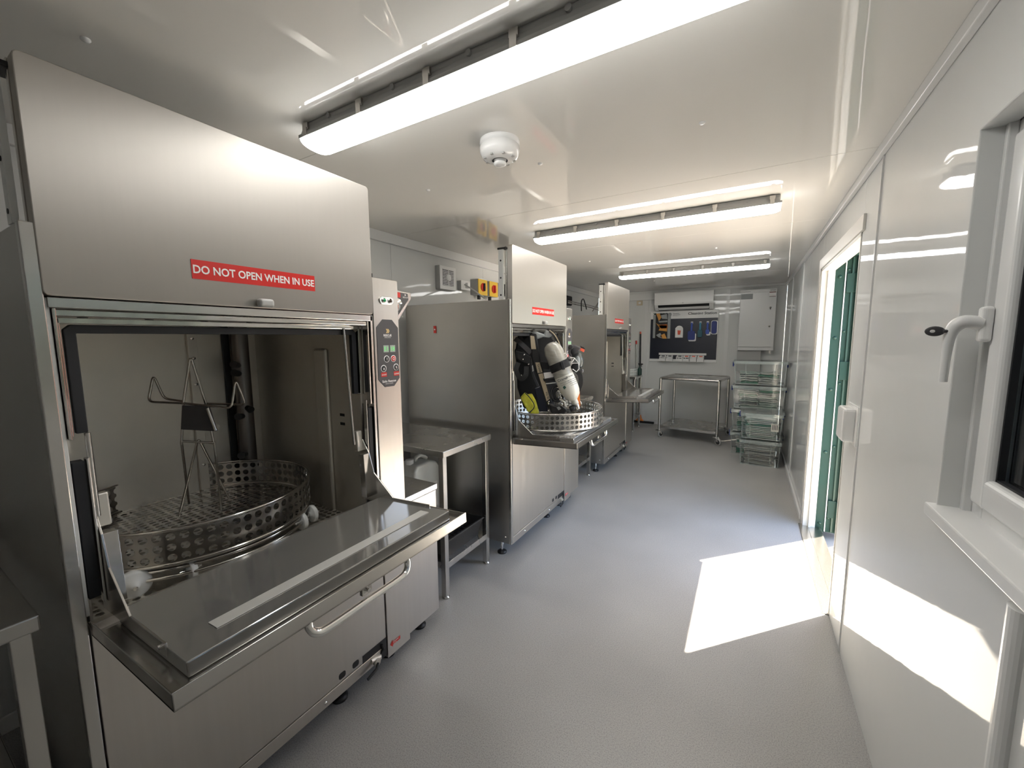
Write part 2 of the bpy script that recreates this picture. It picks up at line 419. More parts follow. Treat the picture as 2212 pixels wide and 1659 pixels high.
# outside world
struct(box('ground', 'concrete', (XR+WT+.04, 14, -8, 20, -.25, -.10)), 'pale concrete yard outside')
sh = thing('storage_container', (2.2, 6.2, -.1), 'rust brown corrugated container standing outside in the yard', 'container')
MB().box(-1.32, 1.22, -.98, 1.2, 0, 2.4).build('body', 'rust', sh)
rib = None
for i in range(16):
    if rib is None: rib = MB().box(-.03, .03, -.03, 0, .08, 2.32).build('rib', 'rust', sh, .01); rib.location = (-1.24, -.98, 0)
    else:
        c = rib.copy(); C.objects.link(c); c.parent = sh; c.location = (-1.24+.16*i, -.98, 0)

# ------------------------------------------------------------------ window
w1 = struct(empty('window_1', (XR, (WY0+WY1)/2, WZ0)), 'white casement window in a deep reveal')
YM = (WY0+WY1)/2
def wp(name, m, b, bev=.003, par=None, seg=2): return MB().box(b[0]-XR, b[1]-XR, b[2]-YM, b[3]-YM, b[4]-WZ0, b[5]-WZ0).build(name, m, par or w1, bev, seg=seg)
wp('reveal_lining', 'wall', (XR-.002, XR+.055, WY1-.006, WY1, WZ0, WZ1)); wp('reveal_lining', 'wall', (XR-.002, XR+.055, WY0, WY0+.006, WZ0, WZ1))
wp('reveal_lining', 'wall', (XR-.002, XR+.055, WY0, WY1, WZ1-.006, WZ1))
wp('reveal_bead', 'trimw', (XR+.040, XR+.058, WY1-.022, WY1-.006, WZ0, WZ1))
wp('sill', 'upvc', (XR-.022, XR+.075, WY0-.05, WY1+.010, WZ0-.026, WZ0+.006), .004)
FX = XR+.058
for b in ((FX, FX+.06, WY1-.066, WY1, WZ0, WZ1), (FX, FX+.06, WY0, WY0+.066, WZ0, WZ1)): wp('frame', 'upvc', b, .006)
for b in ((FX, FX+.06, WY0+.066, WY1-.066, WZ0, WZ0+.06), (FX, FX+.06, WY0+.066, WY1-.066, WZ1-.06, WZ1)): wp('frame', 'upvc', b, .006)
sa = wp('sash', 'upvc', (FX-.018, FX+.04, WY1-.115, WY1-.048, WZ0+.04, WZ1-.04), .012, seg=4)
wp('sash', 'upvc', (FX-.018, FX+.04, WY0+.048, WY0+.115, WZ0+.04, WZ1-.04), .012, seg=4)
wp('sash', 'upvc', (FX-.018, FX+.04, WY0+.10, WY1-.10, WZ0+.04, WZ0+.115), .014, seg=4)
wp('sash', 'upvc', (FX-.018, FX+.04, WY0+.10, WY1-.10, WZ1-.115, WZ1-.04), .014, seg=4)
wp('pane', 'glass', (FX+.012, FX+.016, WY0+.11, WY1-.11, WZ0+.11, WZ1-.11), 0)
wp('gasket', 'rubber', (FX-.001, FX+.012, WY1-.121, WY1-.113, WZ0+.113, WZ1-.113), 0)
wp('gasket', 'rubber', (FX-.001, FX+.012, WY0+.11, WY1-.113, WZ0+.112, WZ0+.120), 0)
# closed dark shutter behind the pane
for i in range(9):
    wp('shutter_slat', 'shutter', (FX+.10, FX+.125, WY0-.05+.14*i, WY0-.05+.14*i+.125, WZ0-.05, WZ1+.05), .01)
# handle
hx, hy, hz = FX-.018-XR, 1.418-YM, 1.56-WZ0
hd = MB().box(hx-.022, hx, hy-.014, hy+.014, hz-.045, hz+.04).build('handle_base', 'whitegloss', w1, .008, seg=4)
lev = MB(); pts = [(hx-.018, hy, hz), (hx-.045, hy, hz+.004), (hx-.06, hy+.002, hz-.006), (hx-.068, hy+.004, hz-.03), (hx-.070, hy+.006, hz-.08), (hx-.070, hy+.008, hz-.145)]
rs = [.017, .0165, .0155, .012, .0095, .0085]
for i in range(len(pts)-1): pass
def taper(mb, pts, rs, n=12):
    P = [Vector(p) for p in pts]; vs = []; u, w = MB.frame(P[1]-P[0])
    for i, p in enumerate(P):
        t = (P[min(i+1, len(P)-1)]-P[max(i-1, 0)]).normalized(); u = (u-t*u.dot(t)).normalized(); w = t.cross(u)
        for k in range(n):
            a = 2*math.pi*k/n; vs.append(p+(u*math.cos(a)+w*math.sin(a))*rs[i])
    fs = [(i*n+k, i*n+(k+1) % n, (i+1)*n+(k+1) % n, (i+1)*n+k) for i in range(len(P)-1) for k in range(n)]
    mb.add(vs, fs, True); mb.add(vs[:n], [list(range(n))[::-1]]); mb.add(vs[-n:], [list(range(n))]); return mb
def smooth_pts(pts, rs=None, n=5):
    P = [Vector(p) for p in pts]; out = []; ro = []
    for i in range(len(P)-1):
        p0, p1, p2, p3 = P[max(i-1, 0)], P[i], P[i+1], P[min(i+2, len(P)-1)]
        for k in range(n):
            t = k/n; out.append(.5*((2*p1)+(p2-p0)*t+(2*p0-5*p1+4*p2-p3)*t*t+(3*p1-p0-3*p2+p3)*t**3))
            if rs: ro.append(rs[i]*(1-t)+rs[i+1]*t)
    out.append(P[-1])
    if rs: ro.append(rs[-1]); return out, ro
    return out
taper(lev, *smooth_pts(pts, rs)).build('handle_lever', 'whitegloss', hd)
key = MB(); key.blob((hx-.098, hy-.004, hz-.018), .019, .003, .0125); key.cyl((hx-.085, hy-.004, hz-.018), (hx-.062, hy, hz-.018), .004, n=8)
key.build('key', 'panelgrey', hd); MB().blob((hx-.103, hy-.0072, hz-.018), .005, .0006, .004, 12, 6).build('key_hole', 'signwhite', hd)

# ------------------------------------------------------------------ ceiling lights and detector
def make_light():
    t = thing('batten_light', (0, 0, ZC), '', 'light', 'ceiling batten lights')
    L = .785
    body = [(0, -.052, 0), (0, -.052, -.018), (0, -.060, -.042), (0, .060, -.042), (0, .052, -.018), (0, .052, 0)]
    MB().prism([(-L, y, z) for _, y, z in body], (2*L, 0, 0)).build('housing', 'lampbody', t, .006)
    n = 12; prof = [(-.060*math.cos(math.pi*i/n)*(1 if 0 < i < n else 1), -.046-.042*math.sin(math.pi*i/n)**.7) for i in range(n+1)]
    mb = MB(); vs = []; xs = [-L-.004, -L+.012, -L+.03, L-.03, L-.012, L+.004]; sc = [.72, .92, 1, 1, .92, .72]
    for x, k in zip(xs, sc):
        for (y, z) in prof: vs.append((x, y*(.9+.1*k), -.046+(z+.046)*k))
    m = len(prof); fs = [(i*m+j, (i+1)*m+j, (i+1)*m+j+1, i*m+j+1) for i in range(5) for j in range(m-1)]
    fs += [tuple(range(m)), tuple(range(5*m, 6*m))[::-1]] + [(i*m, i*m+m-1, (i+1)*m+m-1, (i+1)*m) for i in range(5)]
    mb.add(vs, fs, True); mb.build('diffuser', 'led', t)
    MB().box(-L-.006, L+.006, -.063, -.058, -.052, -.040).box(-L-.006, L+.006, .058, .063, -.052, -.040).box(-L-.008, -L-.002, -.06, .06, -.052, -.040).box(L+.002, L+.008, -.06, .06, -.052, -.040).build('rim', 'greyplast', t, .001)
    for sy in (-1, 1):
        for x in (-.745, -.45, -.15, .15, .45, .745):
            c = MB().box(x-.014, x+.014, *sorted((sy*.056, sy*.0665)), -.030, -.008).box(x-.011, x+.011, *sorted((sy*.064, sy*.069)), -.056, -.026).build('clip', 'clip', t, .001)
    for x in (-.62, -.3, .0, .3, .62):
        MB().cyl((x, -.0485, -.012), (x, -.0595, -.012), .009, n=14).build('knockout', 'lampbody', t)
    return t
bl = make_light(); LX = -.70
for i, (y, lab) in enumerate(((1.055, 'long lit batten light nearest the viewpoint, above the first machine'), (2.89, 'lit batten light on the ceiling between the two other lights'),
                              (5.13, 'lit batten light furthest away, in front of the air conditioner'))):
    o = bl if i == 0 else copy_tree(bl)
    o.location = (LX-.02 if i == 0 else LX+.03*i, y, ZC); o['label'] = lab
sd = thing('smoke_detector', (-.93, 1.50, ZC), 'round white smoke detector on the ceiling behind the nearest light', 'detector'); sd.scale = (1.36,)*3
MB().lathe((0, 0, 0), (0, 0, -1), [(.060, 0), (.061, .010), (.057, .013), (.057, .016)], 32).build('base', 'whitegloss', sd)
MB().lathe((0, 0, -.016), (0, 0, -1), [(.059, 0), (.061, .006), (.060, .018), (.053, .032), (.040, .038), (.024, .040)], 32).build('body', 'whitegloss', sd)
MB().lathe((0, 0, -.056), (0, 0, -1), [(.020, -.002), (.016, .004), (.016, .008)], 20).build('sensor_cage', 'greyplast', sd)
MB().lathe((0, 0, -.062), (0, 0, -1), [(.019, 0), (.019, .006), (.012, .009), (0, .010)], 20).build('sensor_cap', 'whitegloss', sd)
for i in range(8):
    a = i*math.pi/4; MB().box(.045*math.cos(a)-.004, .045*math.cos(a)+.004, .045*math.sin(a)-.004, .045*math.sin(a)+.004, -.054, -.050).build('slot', 'greyplast', sd)

# ------------------------------------------------------------------ washing machines (local: x out into the room, y along the wall, z up)
XF = -1.35
def make_machine():
    t = thing('washing_machine', (XF, 0, 0), '', 'washing machine', 'steel decontamination washing machines')
    B = lambda name, m, b, par=None, bev=.0015, seg=2: MB().box(*b).build(name, m, par or t, bev, seg=seg)
    # shell
    sp = B('side_panel', 'steelside', (-.92, -.001, 0, .022, .105, 1.785), bev=.003)
    B('front_flange', 'steelpost', (-.02, 0, -.001, .0235, .105, 1.787), bev=.002)
    for z in (.15, .18): pass
    MB().lathe((-.05, 0, .15), (0, -1, 0), [(.007, 0), (.006, .003), (0, .004)], 10).build('bolt', 'chrome', t)
    B('side_panel', 'steelside', (-.92, -.30, 1.055, 1.075, .105, 1.785), bev=.003)
    B('top_panel', 'steelside', (-.92, -.10, .022, 1.055, 1.74, 1.76))
    B('back_panel', 'steelside', (-.93, -.918, .0, 1.075, .105, 1.785))
    B('front_panel', 'steel', (-.03, -.006, .028, .931, .152, .838), bev=.002)
    B('kick_strip', 'steel', (-.032, -.003, .028, .90, .10, .150), bev=.002)
    for y in (.2, .62): MB().lathe((-.003, y, .122), (1, 0, 0), [(.007, 0), (.006, .003), (0, .004)], 10).build('bolt', 'chrome', t)
    B('base_pan', 'steelin', (-.9, -.04, .024, .93, .14, .16))
    for y in (.70, .765):
        MB().prism(rrect(y-.016, y+.016, .163, .190, .010, lambda a, b: (-.0062, a, b)), (.0009, 0, 0)).build('drain_slot', 'black', t)
    # drain valve in the cut-out beside the column
    B('valve_recess', 'black', (-.02, -.0045, .80, .931, .098, .185), bev=0)
    v = MB().cyl((-.02, .865, .115), (.012, .865, .115), .016).cyl((-.004, .84, .13), (-.004, .89, .118), .010).build('drain_valve', 'steelin', t)
    MB().tube([(.012, .865, .115), (.02, .85, .10), (.02, .80, .088)], .006).build('valve_lever', 'black', v)
    MB().tube([(-.004, .895, .13), (.004, .905, .15), (0, .9, .17)], .005).build('valve_hose', 'black', v)
    # column with controls, detergent cabinet
    col = B('control_column', 'steel', (-.30, 0, .934, 1.073, .08, 1.785), bev=.002)
    cab = B('detergent_cabinet', 'steel', (-.55, -.012, 1.077, 1.30, .095, .755), bev=.002)
    B('lid', 'steeltop', (-.55, -.006, 1.077, 1.305, .759, .788), cab, .002)
    fx = .0008
    # arrow sticker low on the column
    st = MB().prism([(fx, .946, .135), (fx, .962, .118), (fx, .962, .127), (fx, 1.008, .127), (fx, 1.008, .143), (fx, .962, .143), (fx, .962, .152)], (.0004, 0, 0)).build('arrow_sticker', 'red', col)
    st['label'] = 'small red arrow sticker'
    text('DRAIN', .011, 'signwhite', st, (fx+.0004, .964, .135), (0, 1, 0), (0, 0, 1)); text('VALVE', .007, 'signwhite', st, (fx+.0004, .964, .1285), (0, 1, 0), (0, 0, 1))
    # indicator plate
    ip = MB().prism(rrect(.966, 1.045, 1.678, 1.712, .0165, lambda a, b: (0, a, b), 6), (.005, 0, 0)).build('indicator_plate', 'steelpost', col, .002)
    for y, m in ((.988, 'greenled'), (1.022, 'darklens')):
        lp = MB().lathe((.005, y, 1.695), (1, 0, 0), [(.0105, 0), (.0105, .004), (.008, .005)], 18).build('bezel', 'chrome', col)
        MB().lathe((.005, y, 1.695), (1, 0, 0), [(.008, .003), (.006, .007), (0, .009)], 14).build('indicator_lamp', m, col)
    # control panel
    c0, c1, z0, z1, ch = .945, 1.066, 1.325, 1.615, .034
    poly = [(c0+ch, z0), (c1-ch, z0), (c1, z0+ch), (c1, z1-ch), (c1-ch, z1), (c0+ch, z1), (c0, z1-ch), (c0, z0+ch)]
    cp = MB().prism([(0, a, b) for a, b in poly], (.002, 0, 0)).build('control_panel', 'panelgrey', t, .0015)
    X = .0021; R, U = (0, 1, 0), (0, 0, 1); cm = (c0+c1)/2-.002
    for dx in (0, .008):
        MB().prism([(X, cm-.008+dx, 1.575), (X, cm-.002+dx, 1.575), (X, cm+.004+dx, 1.566), (X, cm-.002+dx, 1.557), (X, cm-.008+dx, 1.557), (X, cm-.002+dx, 1.566)], (.0004, 0, 0)).build('logo_chevron', 'logogold', cp)
    text('RESCUE', .013, 'signwhite', cp, (X, cm, 1.543), R, U, 'CENTER', bold=.03); text('INTELLITECH', .006, 'signwhite', cp, (X, cm, 1.536), R, U, 'CENTER')
    for i, (y, s) in enumerate(((.977, 'E1'), (1.014, '18'))):
        d = MB().box(.002, .0034, y, y+.030, 1.475, 1.505).build('display', 'lcd', cp, .0008)
        text(s, .026, 'lcdtext', cp, (.0035, y+.015, 1.481), R, U, 'CENTER', width=.02)
    def button(y, z, m, sym):
        b = MB().lathe((.002, y, z), (1, 0, 0), [(.0150, 0), (.0150, .0015), (.0125, .0018)], 24).build('button_ring', 'signwhite', cp)
        MB().lathe((.002, y, z), (1, 0, 0), [(.0127, .0012), (.012, .0024), (0, .0026)], 24).build('button', m, cp)
        text(sym, .017, 'signwhite', cp, (.0047, y, z-.006), R, U, 'CENTER', bold=.02)
    button(.993, 1.446, 'black', 'I'); button(1.031, 1.446, 'red', 'O'); button(.974, 1.406, 'black', 'n'); button(1.045, 1.408, 'black', 'h')
    for y, s in ((.960, 'SHORT'), (1.031, 'LONG')):
        MB().box(.002, .0027, y, y+.031, 1.370, 1.389).build('button_label', 'red', cp); text(s, .0085, 'signwhite', cp, (.0028, y+.0155, 1.376), R, U, 'CENTER', bold=.02, width=.027)
    text('Solo Rescue', .0145, 'signwhite', cp, (X, cm, 1.345), R, U, 'CENTER', bold=.02, width=.078); text('DECON WASHER', .0055, 'signwhite', cp, (X, cm, 1.337), R, U, 'CENTER')
    # angled information plate behind the column
    ax = -.15
    tp = MB().prism([(ax, 1.075, 1.775), (ax, 1.31, 1.765), (ax, 1.31, 1.735), (ax, 1.20, 1.60), (ax, 1.075, 1.60)], (-.012, 0, 0)).build('information_plate', 'steelpost', t, .002)
    MB().prism([(ax, 1.08, 1.768), (ax, 1.285, 1.758), (ax, 1.29, 1.73), (ax, 1.185, 1.612), (ax, 1.08, 1.612)], (.0012, 0, 0)).build('plate_face', 'panelgrey', tp)
    MB().box(ax+.0012, ax+.002, 1.20, 1.235, 1.735, 1.760).build('plate_label', 'red', tp)
    text('RESCUE', .010, 'signwhite', tp, (ax+.0014, 1.268, 1.735), R, U, 'CENTER'); text('>', .018, 'signwhite', tp, (ax+.0014, 1.268, 1.744), R, U, 'CENTER', bold=.03)
    MB().lathe((ax, 1.205, 1.70), (1, 0, 0), [(.03, 0), (.03, .012), (.027, .014), (0, .014)], 28).build('dial', 'chrome', tp)
    MB().tube([(-.08, 1.0, 1.785), (-.08, 1.0, 1.815)], .006).build('cable_gland', 'black', t)
    # hood and its guides
    hood = MB().prism(rrect(.022, .931, 1.632, 2.135, .012, lambda a, b: (-.034, a, b), 3), (.038, 0, 0)).build('hood', 'steelh', t, .002)
    B('hood_side', 'steelpost', (-.05, -.036, .020, .026, 1.632, 2.128), hood, .001); B('hood_back', 'steelside', (-.052, -.036, .026, .927, 1.64, 2.12), hood, 0)
    gr = B('guide_rail', 'nylon', (-.088, -.052, .001, .013, 1.788, 2.105), bev=.001)
    for z in (1.815, 1.925, 2.035): MB().cyl((-.07, .002, z), (-.07, -.0005, z), .006, n=12).build('rail_hole', 'black', gr)
    B('guide_cap', 'black', (-.095, -.03, .0, .03, 2.106, 2.118), gr)
    B('guide_rail', 'nylon', (-.088, -.052, .94, .952, 1.788, 2.105), bev=.001)
    kn = B('knob', 'greyplast', (.004, .032, .468, .514, 1.634, 1.660), bev=.009, seg=4)
    sg = B('warning_sign', 'signred', (.004, .0052, .304, .674, 1.702, 1.755), hood, 0)
    sg['label'] = 'red warning sign with white lettering'
    text('DO NOT OPEN WHEN IN USE', .0315, 'signwhite', sg, (.0053, .489, 1.718), R, U, 'CENTER', bold=.022, width=.363)
    # opening: header strips, frames, gasket
    B('header_strip', 'steelpost', (-.04, -.004, .028, .931, 1.606, 1.629)); B('header_rail', 'steelpol', (-.055, -.010, .036, .915, 1.588, 1.602))
    B('header_plate', 'steelpol', (-.13, -.05, .04, .91, 1.572, 1.586))
    B('frame_left', 'nylon', (-.05, -.012, .024, .032, .86, 1.628)); B('frame_left', 'steelpol', (-.05, -.006, .034, .040, 1.30, 1.605))
    B('frame_left', 'steelpol', (-.11, -.05, .040, .052, 1.30, 1.585))
    B('frame_right', 'steelpol', (-.06, -.006, .905, .912, 1.26, 1.605)); B('frame_right', 'steelpost', (-.04, -.004, .920, .932, .80, 1.628)); B('frame_right', 'steelpol', (-.09, -.05, .893, .899, 1.30, 1.59))
    g = MB(); gx = -.075; a0, a1, zt, th = .058, .888, 1.570, .021
    g.prism([(gx, a0, 1.305), (gx, a0, zt-.012), (gx, a0+.012, zt), (gx, a1-.012, zt), (gx, a1, zt-.012), (gx, a1, 1.305), (gx, a1-th, 1.305), (gx, a1-th, zt-th), (gx, a0+th, zt-th), (gx, a0+th, 1.305)], (.018, 0, 0))
    g.build('upper_gasket', 'rubber', t, .002)
    B('lower_gasket', 'rubber', (-.04, -.012, .034, .056, .90, 1.245)); B('lower_gasket', 'rubber', (-.04, -.012, .895, .915, .90, 1.245))
    B('gasket_rail', 'steelpost', (-.03, -.008, .058, .063, .88, 1.25)); B('gasket_rail', 'steelpost', (-.03, -.010, .885, .890, .88, 1.28))
    # chamber
    ch = B('chamber_back', 'steelin', (-.87, -.852, .06, .905, .70, 1.64), bev=0)
    B('chamber_side', 'steelin', (-.852, -.06, .898, .906, .70, 1.64), bev=0); B('chamber_side', 'steelin', (-.852, -.06, .040, .046, .70, 1.64), bev=0)
    B('chamber_roof', 'steelin', (-.852, -.13, .046, .898, 1.600, 1.612), bev=0)
    B('chamber_sump', 'steelin', (-.852, -.04, .046, .898, .66, .70), bev=0)
    B('corner_post', 'steelin', (-.852, -.835, .60, .637, .72, 1.60)); 
    for z in (.95, 1.2, 1.33, 1.45, 1.54): MB().lathe((-.835, .618, z), (1, 0, 0), [(.008, 0), (.007, .004), (0, .005)], 10).build('bolt', 'chrome', t)
    for y in (.15, .3, .45, .6): MB().lathe((-.30, y, 1.600), (0, 0, -1), [(.012, 0), (.010, .012), (0, .014)], 8).build('roof_nozzle', 'black', t)
    pipe = MB().cyl((-.80, .80, .72), (-.80, .80, 1.59), .036, n=24).build('spray_pipe', 'pipein', t)
    B('pipe_backing', 'black', (-.85, -.838, .742, .772, .72, 1.59))
    for z in (.92, .97, 1.16, 1.20, 1.37, 1.41):
        s = 1 if int(z*100) % 2 else -1
        MB().cyl((-.775, .785-.012*s, z), (-.735, .765-.03*s, z+.008*s), .013, .017, n=12).build('nozzle', 'black', pipe)
    sl = B('side_channel', 'steelin', (-.345, -.26, .880, .898, .74, 1.49), bev=.012)
    for z in (1.16, 1.20): MB().box(-.20, -.17, .8965, .898, z-.006, z+.006).build('slot', 'black', t)
    gt = MB(); px = .027
    gt.perforated(lambda u, v: (-.85+u*px, .05+v*px, .752), 29, 31, .37).build('grate', 'steelin', t)
    # rollers
    for (x, y) in ((-.185, .30), (-.23, .755), (-.20, .69)):
        w = MB().lathe((x, y-.012, .79), (0, 1, 0), [(0, 0), (.012, 0), (.012, .004), (.034, .004), (.036, .007), (.036, .02), (.030, .024), (0, .024)], 24).build('roller', 'nylon', t)
        MB().cyl((x, y-.03, .79), (x, y+.03, .79), .006, n=10).build('axle', 'chrome', w)
    ax_ = Vector((1, -.18, 0)).normalized(); c_ = Vector((-.235, .175, .790))
    w = MB().lathe(c_-ax_*.014, ax_, [(0, 0), (.012, 0), (.040, .001), (.043, .004), (.043, .020), (.036, .026), (.014, .027), (.010, .040), (0, .041)], 28).build('roller', 'nylon', t)
    MB().cyl(c_-ax_*.05, c_+ax_*.034, .006, n=10).build('axle', 'chrome', w)
    # turntable carrier rings
    for z, r in ((.812, .375), (.792, .385)):
        MB().tube([(-.50+r*math.cos(2*math.pi*i/64), .467+r*math.sin(2*math.pi*i/64), z) for i in range(64)], .006, 8, True).build('carrier_ring', 'steelpol', t)
    # lift rods
    MB().cyl((-.02, .068, 1.10), (-.02, .068, 1.31), .006).build('lift_rod', 'steelpost', t)
    MB().cyl((-.03, .832, 1.10), (-.05, .825, 1.575), .005).build('lift_rod', 'steelpost', t)
    # drop-down door
    dr = MB().box(0, .462, .027, .931, -.036, -.030).box(.458, .462, .027, .931, -.036, .002).box(0, .462, .027, .030, -.036, .0).box(0, .462, .928, .931, -.036, .0).box(.05, .46, .03, .928, -.016, -.013)
    dr = dr.build('drop_door', 'steelpost', t, .0012, loc=(.0, 0, .852)); dr.rotation_euler = (0, -math.radians(3.2), 0)
    D = lambda name, m, b, bev=.0015, seg=2: MB().box(*b).build(name, m, dr, bev, seg=seg)
    D('door_liner', 'steelliner', (.055, .425, .066, .880, -.012, .022), .003)
    D('liner_strip', 'steelstrip', (.325, .365, .145, .835, .0225, .0245), .0005)
    for y in (.064, .882):
        s = 1 if y < .5 else -1
        MB().prism([(-.045, y, .0), (-.045, y, .262), (-.02, y, .262), (.012, y, .205), (.032, y, .125), (.135, y, .03), (.33, y, .03), (.33, y, .0)], (0, .005*s, 0)).build('gusset', 'steelpost', dr, .001)
        D('gusset_flange', 'steelpost', (-.02, .012, *sorted((y+.004*s, y+.032*s)), .022, .205), .001)
        D('gusset_hook', 'steelin', (-.045, -.02, *sorted((y+.004*s, y+.032*s)), .215, .30), .004)
        MB().cyl((.31, y-.006*s, .018), (.31, y+.008*s, .018), .005, n=12).build('gusset_pin', 'chrome', dr)
    hp = smooth_pts([(.452, .300, -.034), (.454, .300, -.050), (.458, .312, -.068), (.460, .345, -.076), (.460, .46, -.076), (.460, .585, -.076), (.458, .618, -.068), (.454, .630, -.050), (.452, .630, -.034)])
    MB().tube(hp, .0105, 12).build('handle', 'chrome', dr)
    lt = MB().prism([(.44, .462, -.034), (.452, .462, -.034), (.452, .462, -.056), (.452, .458, -.062), (.44, .458, -.062)], (0, .03, 0)).build('latch_tab', 'steelpost', dr, .001)
    MB().cyl((.452, .474, -.048), (.464, .474, -.048), .006, n=10).build('latch_pin', 'chrome', lt)
    # feet
    for (x, y) in ((-.11, .05), (-.82, .05), (-.09, .74), (-.82, .9), (-.10, 1.02), (-.10, 1.24)):
        f = MB().cyl((x, y, .02), (x, y, .11), .008, n=10).cyl((x, y, .062), (x, y, .11), .014, n=12).build('foot_stem', 'chrome', t)
        MB().lathe((x, y, 0), (0, 0, 1), [(0, 0), (.033, 0), (.034, .010), (.022, .018), (.010, .024), (0, .024)], 20).build('foot_pad', 'black', f)
    return t
m1 = make_machine(); Y1, Y2, Y3 = .237, 2.287, 4.35
machines = [m1, copy_tree(m1), copy_tree(m1)]
for o, y, lab in zip(machines, (Y1, Y2, Y3), ('nearest steel washing machine, holding an empty wire hanger on a round basket', 'middle steel washing machine, loaded with black breathing gear and a grey cylinder',
                                              'furthest steel washing machine, empty, beside the squeegee')):
    o.location = (XF, y, 0); o['label'] = lab

# ------------------------------------------------------------------ round baskets
def make_basket():
    t = thing('round_basket', (0, 0, 0), '', 'basket', 'round perforated baskets'); R, n, hgt = .385, 70, .122
    pu = 2*math.pi/n
    MB().perforated(lambda u, v: (R*math.cos(u*pu), R*math.sin(u*pu), .010+v*.034), n, 3, .36).build('side_band', 'steelband', t, solid=.0015)
    for z, r in ((.118, .0045), (.006, .0055)):
        MB().tube([(R*math.cos(2*math.pi*i/72), R*math.sin(2*math.pi*i/72), z) for i in range(72)], r, 8, True).build('rim', 'steelpol', t)
    p = .028; k = 26
    MB().perforated(lambda u, v: ((u-k/2)*p, (v-k/2)*p, .006), k, k, .37, lambda u, v: math.hypot(u-k/2, v-k/2)*p < R-.022).build('floor_mesh', 'steelband', t)
    vs = []; N = 72
    for r in (R-.036, R): vs += [(r*math.cos(2*math.pi*i/N), r*math.sin(2*math.pi*i/N), .004) for i in range(N)]
    MB().add(vs, [(i, (i+1) % N, N+(i+1) % N, N+i) for i in range(N)]).build('floor_rim', 'steelpol', t)
    return t
bk = make_basket(); bk.location = (-1.85, .705, .826); bk['label'] = 'empty round perforated steel basket inside the nearest machine, under the wire hanger'
b2 = copy_tree(bk); b2.location = (-1.285, 2.79, .900); b2['label'] = 'round perforated steel basket pulled out onto the middle machine\'s door, full of gear'
# wire hanger in the near basket
hg = thing('wire_hanger', (-1.85, .705, .838), 'three-pointed bent wire hanger standing in the empty basket', 'hanger')
o0 = Vector((-1.85, .705, .838))
def hp_(px, py, off=0): return on_plane(px, py, (-1.85, .705, 0), off)-o0
def wire(name, pts, r=.0045, par=None, bend=True):
    return MB().tube(pts, r, 8).build(name, 'wire', par or hg)
def bendpts(P, k=.18):
    """round the corners of a wire path"""
    out = [P[0]]
    for i in range(1, len(P)-1):
        a, b, c = Vector(P[i-1]), Vector(P[i]), Vector(P[i+1]); d = min((a-b).length, (c-b).length)*k; d = min(d, .022)
        p, q = b+(a-b).normalized()*d, b+(c-b).normalized()*d
        for s in range(6): t = s/5; out.append(p*(1-t)**2+b*2*t*(1-t)+q*t*t)
    out.append(P[-1]); return out
fo, ba = .028, -.028
wire('hook_wire', bendpts([hp_(395, 871, fo), hp_(320, 868, fo), hp_(331, 810, 0), hp_(354, 861, ba), hp_(395, 867, ba)], .4))
wire('hook_wire', bendpts([hp_(392, 960, fo), hp_(396, 870, fo), hp_(411, 768, 0), hp_(447, 880, ba), hp_(462, 960, ba)], .4))
wire('hook_wire', bendpts([hp_(395, 871, fo), hp_(500, 882, fo), hp_(509, 820, 0), hp_(531, 874, ba), hp_(447, 872, ba)], .4))
wire('cross_wire', [hp_(393, 953, fo), hp_(464, 957, ba)])
def foot_pt(px, py):
    d = ray(px, py); t = (.838-H)/d.z; return Vector((d.x*t, d.y*t, .838))-o0
wire('leg', [hp_(392, 955, fo), foot_pt(408, 1088)]); wire('leg', [hp_(463, 955, ba), foot_pt(478, 1102)])
wire('leg', bendpts([foot_pt(387, 1115), hp_(428, 946, 0), foot_pt(495, 1077)], .3))
q = [hp_(393, 876, fo+.01), hp_(449, 879, fo+.01), hp_(466, 932, fo+.01), hp_(390, 928, fo+.01)]
MB().prism(q, (FH*.012)).build('plate', 'panelgrey', hg, .002)
wire('side_rod', [hp_(448, 882, fo+.015), hp_(466, 930, fo+.015)], .006)

# ------------------------------------------------------------------ work tables between the machines
def make_table(w=.49, d=.90):
    t = thing('work_table', (0, 0, 0), '', 'table', 'steel work tables')      # front edge x=0, y 0..w
    MB().box(-d, 0, 0, w, .862, .90).build('table_top', 'steeltop', t, .004)
    for x in (-.032, -d+.03):
        for y in (.03, w-.03):
            l = MB().box(x-.017, x+.017, y-.017, y+.017, .012, .862).build('leg', 'steelpost', t, .002)
            MB().lathe((x, y, 0), (0, 0, 1), [(0, 0), (.024, 0), (.024, .006), (.017, .012), (.014, .016)], 16).build('foot', 'steelpost', l)
    MB().box(-d+.02, -.02, .02, w-.02, .212, .218).box(-.022, -.016, .045, w-.045, .18, .218).box(-d+.04, -.04, .018, .023, .18, .218).box(-d+.04, -.04, w-.023, w-.018, .18, .218).build('shelf', 'steeltop', t, .001)
    return t
tb = make_table(); tb.location = (-1.45, 1.705, 0); tb['label'] = 'steel work table between the nearest and the middle machine'
o = copy_tree(tb); o.location = (-1.45, 3.76, 0); o['label'] = 'steel work table between the middle and the furthest machine'
o = copy_tree(tb); o.location = (-1.39, -.295, 0); o['label'] = 'steel work table at the left edge, before the nearest machine'
o = copy_tree(tb); o.location = (-1.55, 6.60, 0); o['label'] = 'steel table in the far left corner, behind the furthest machine'
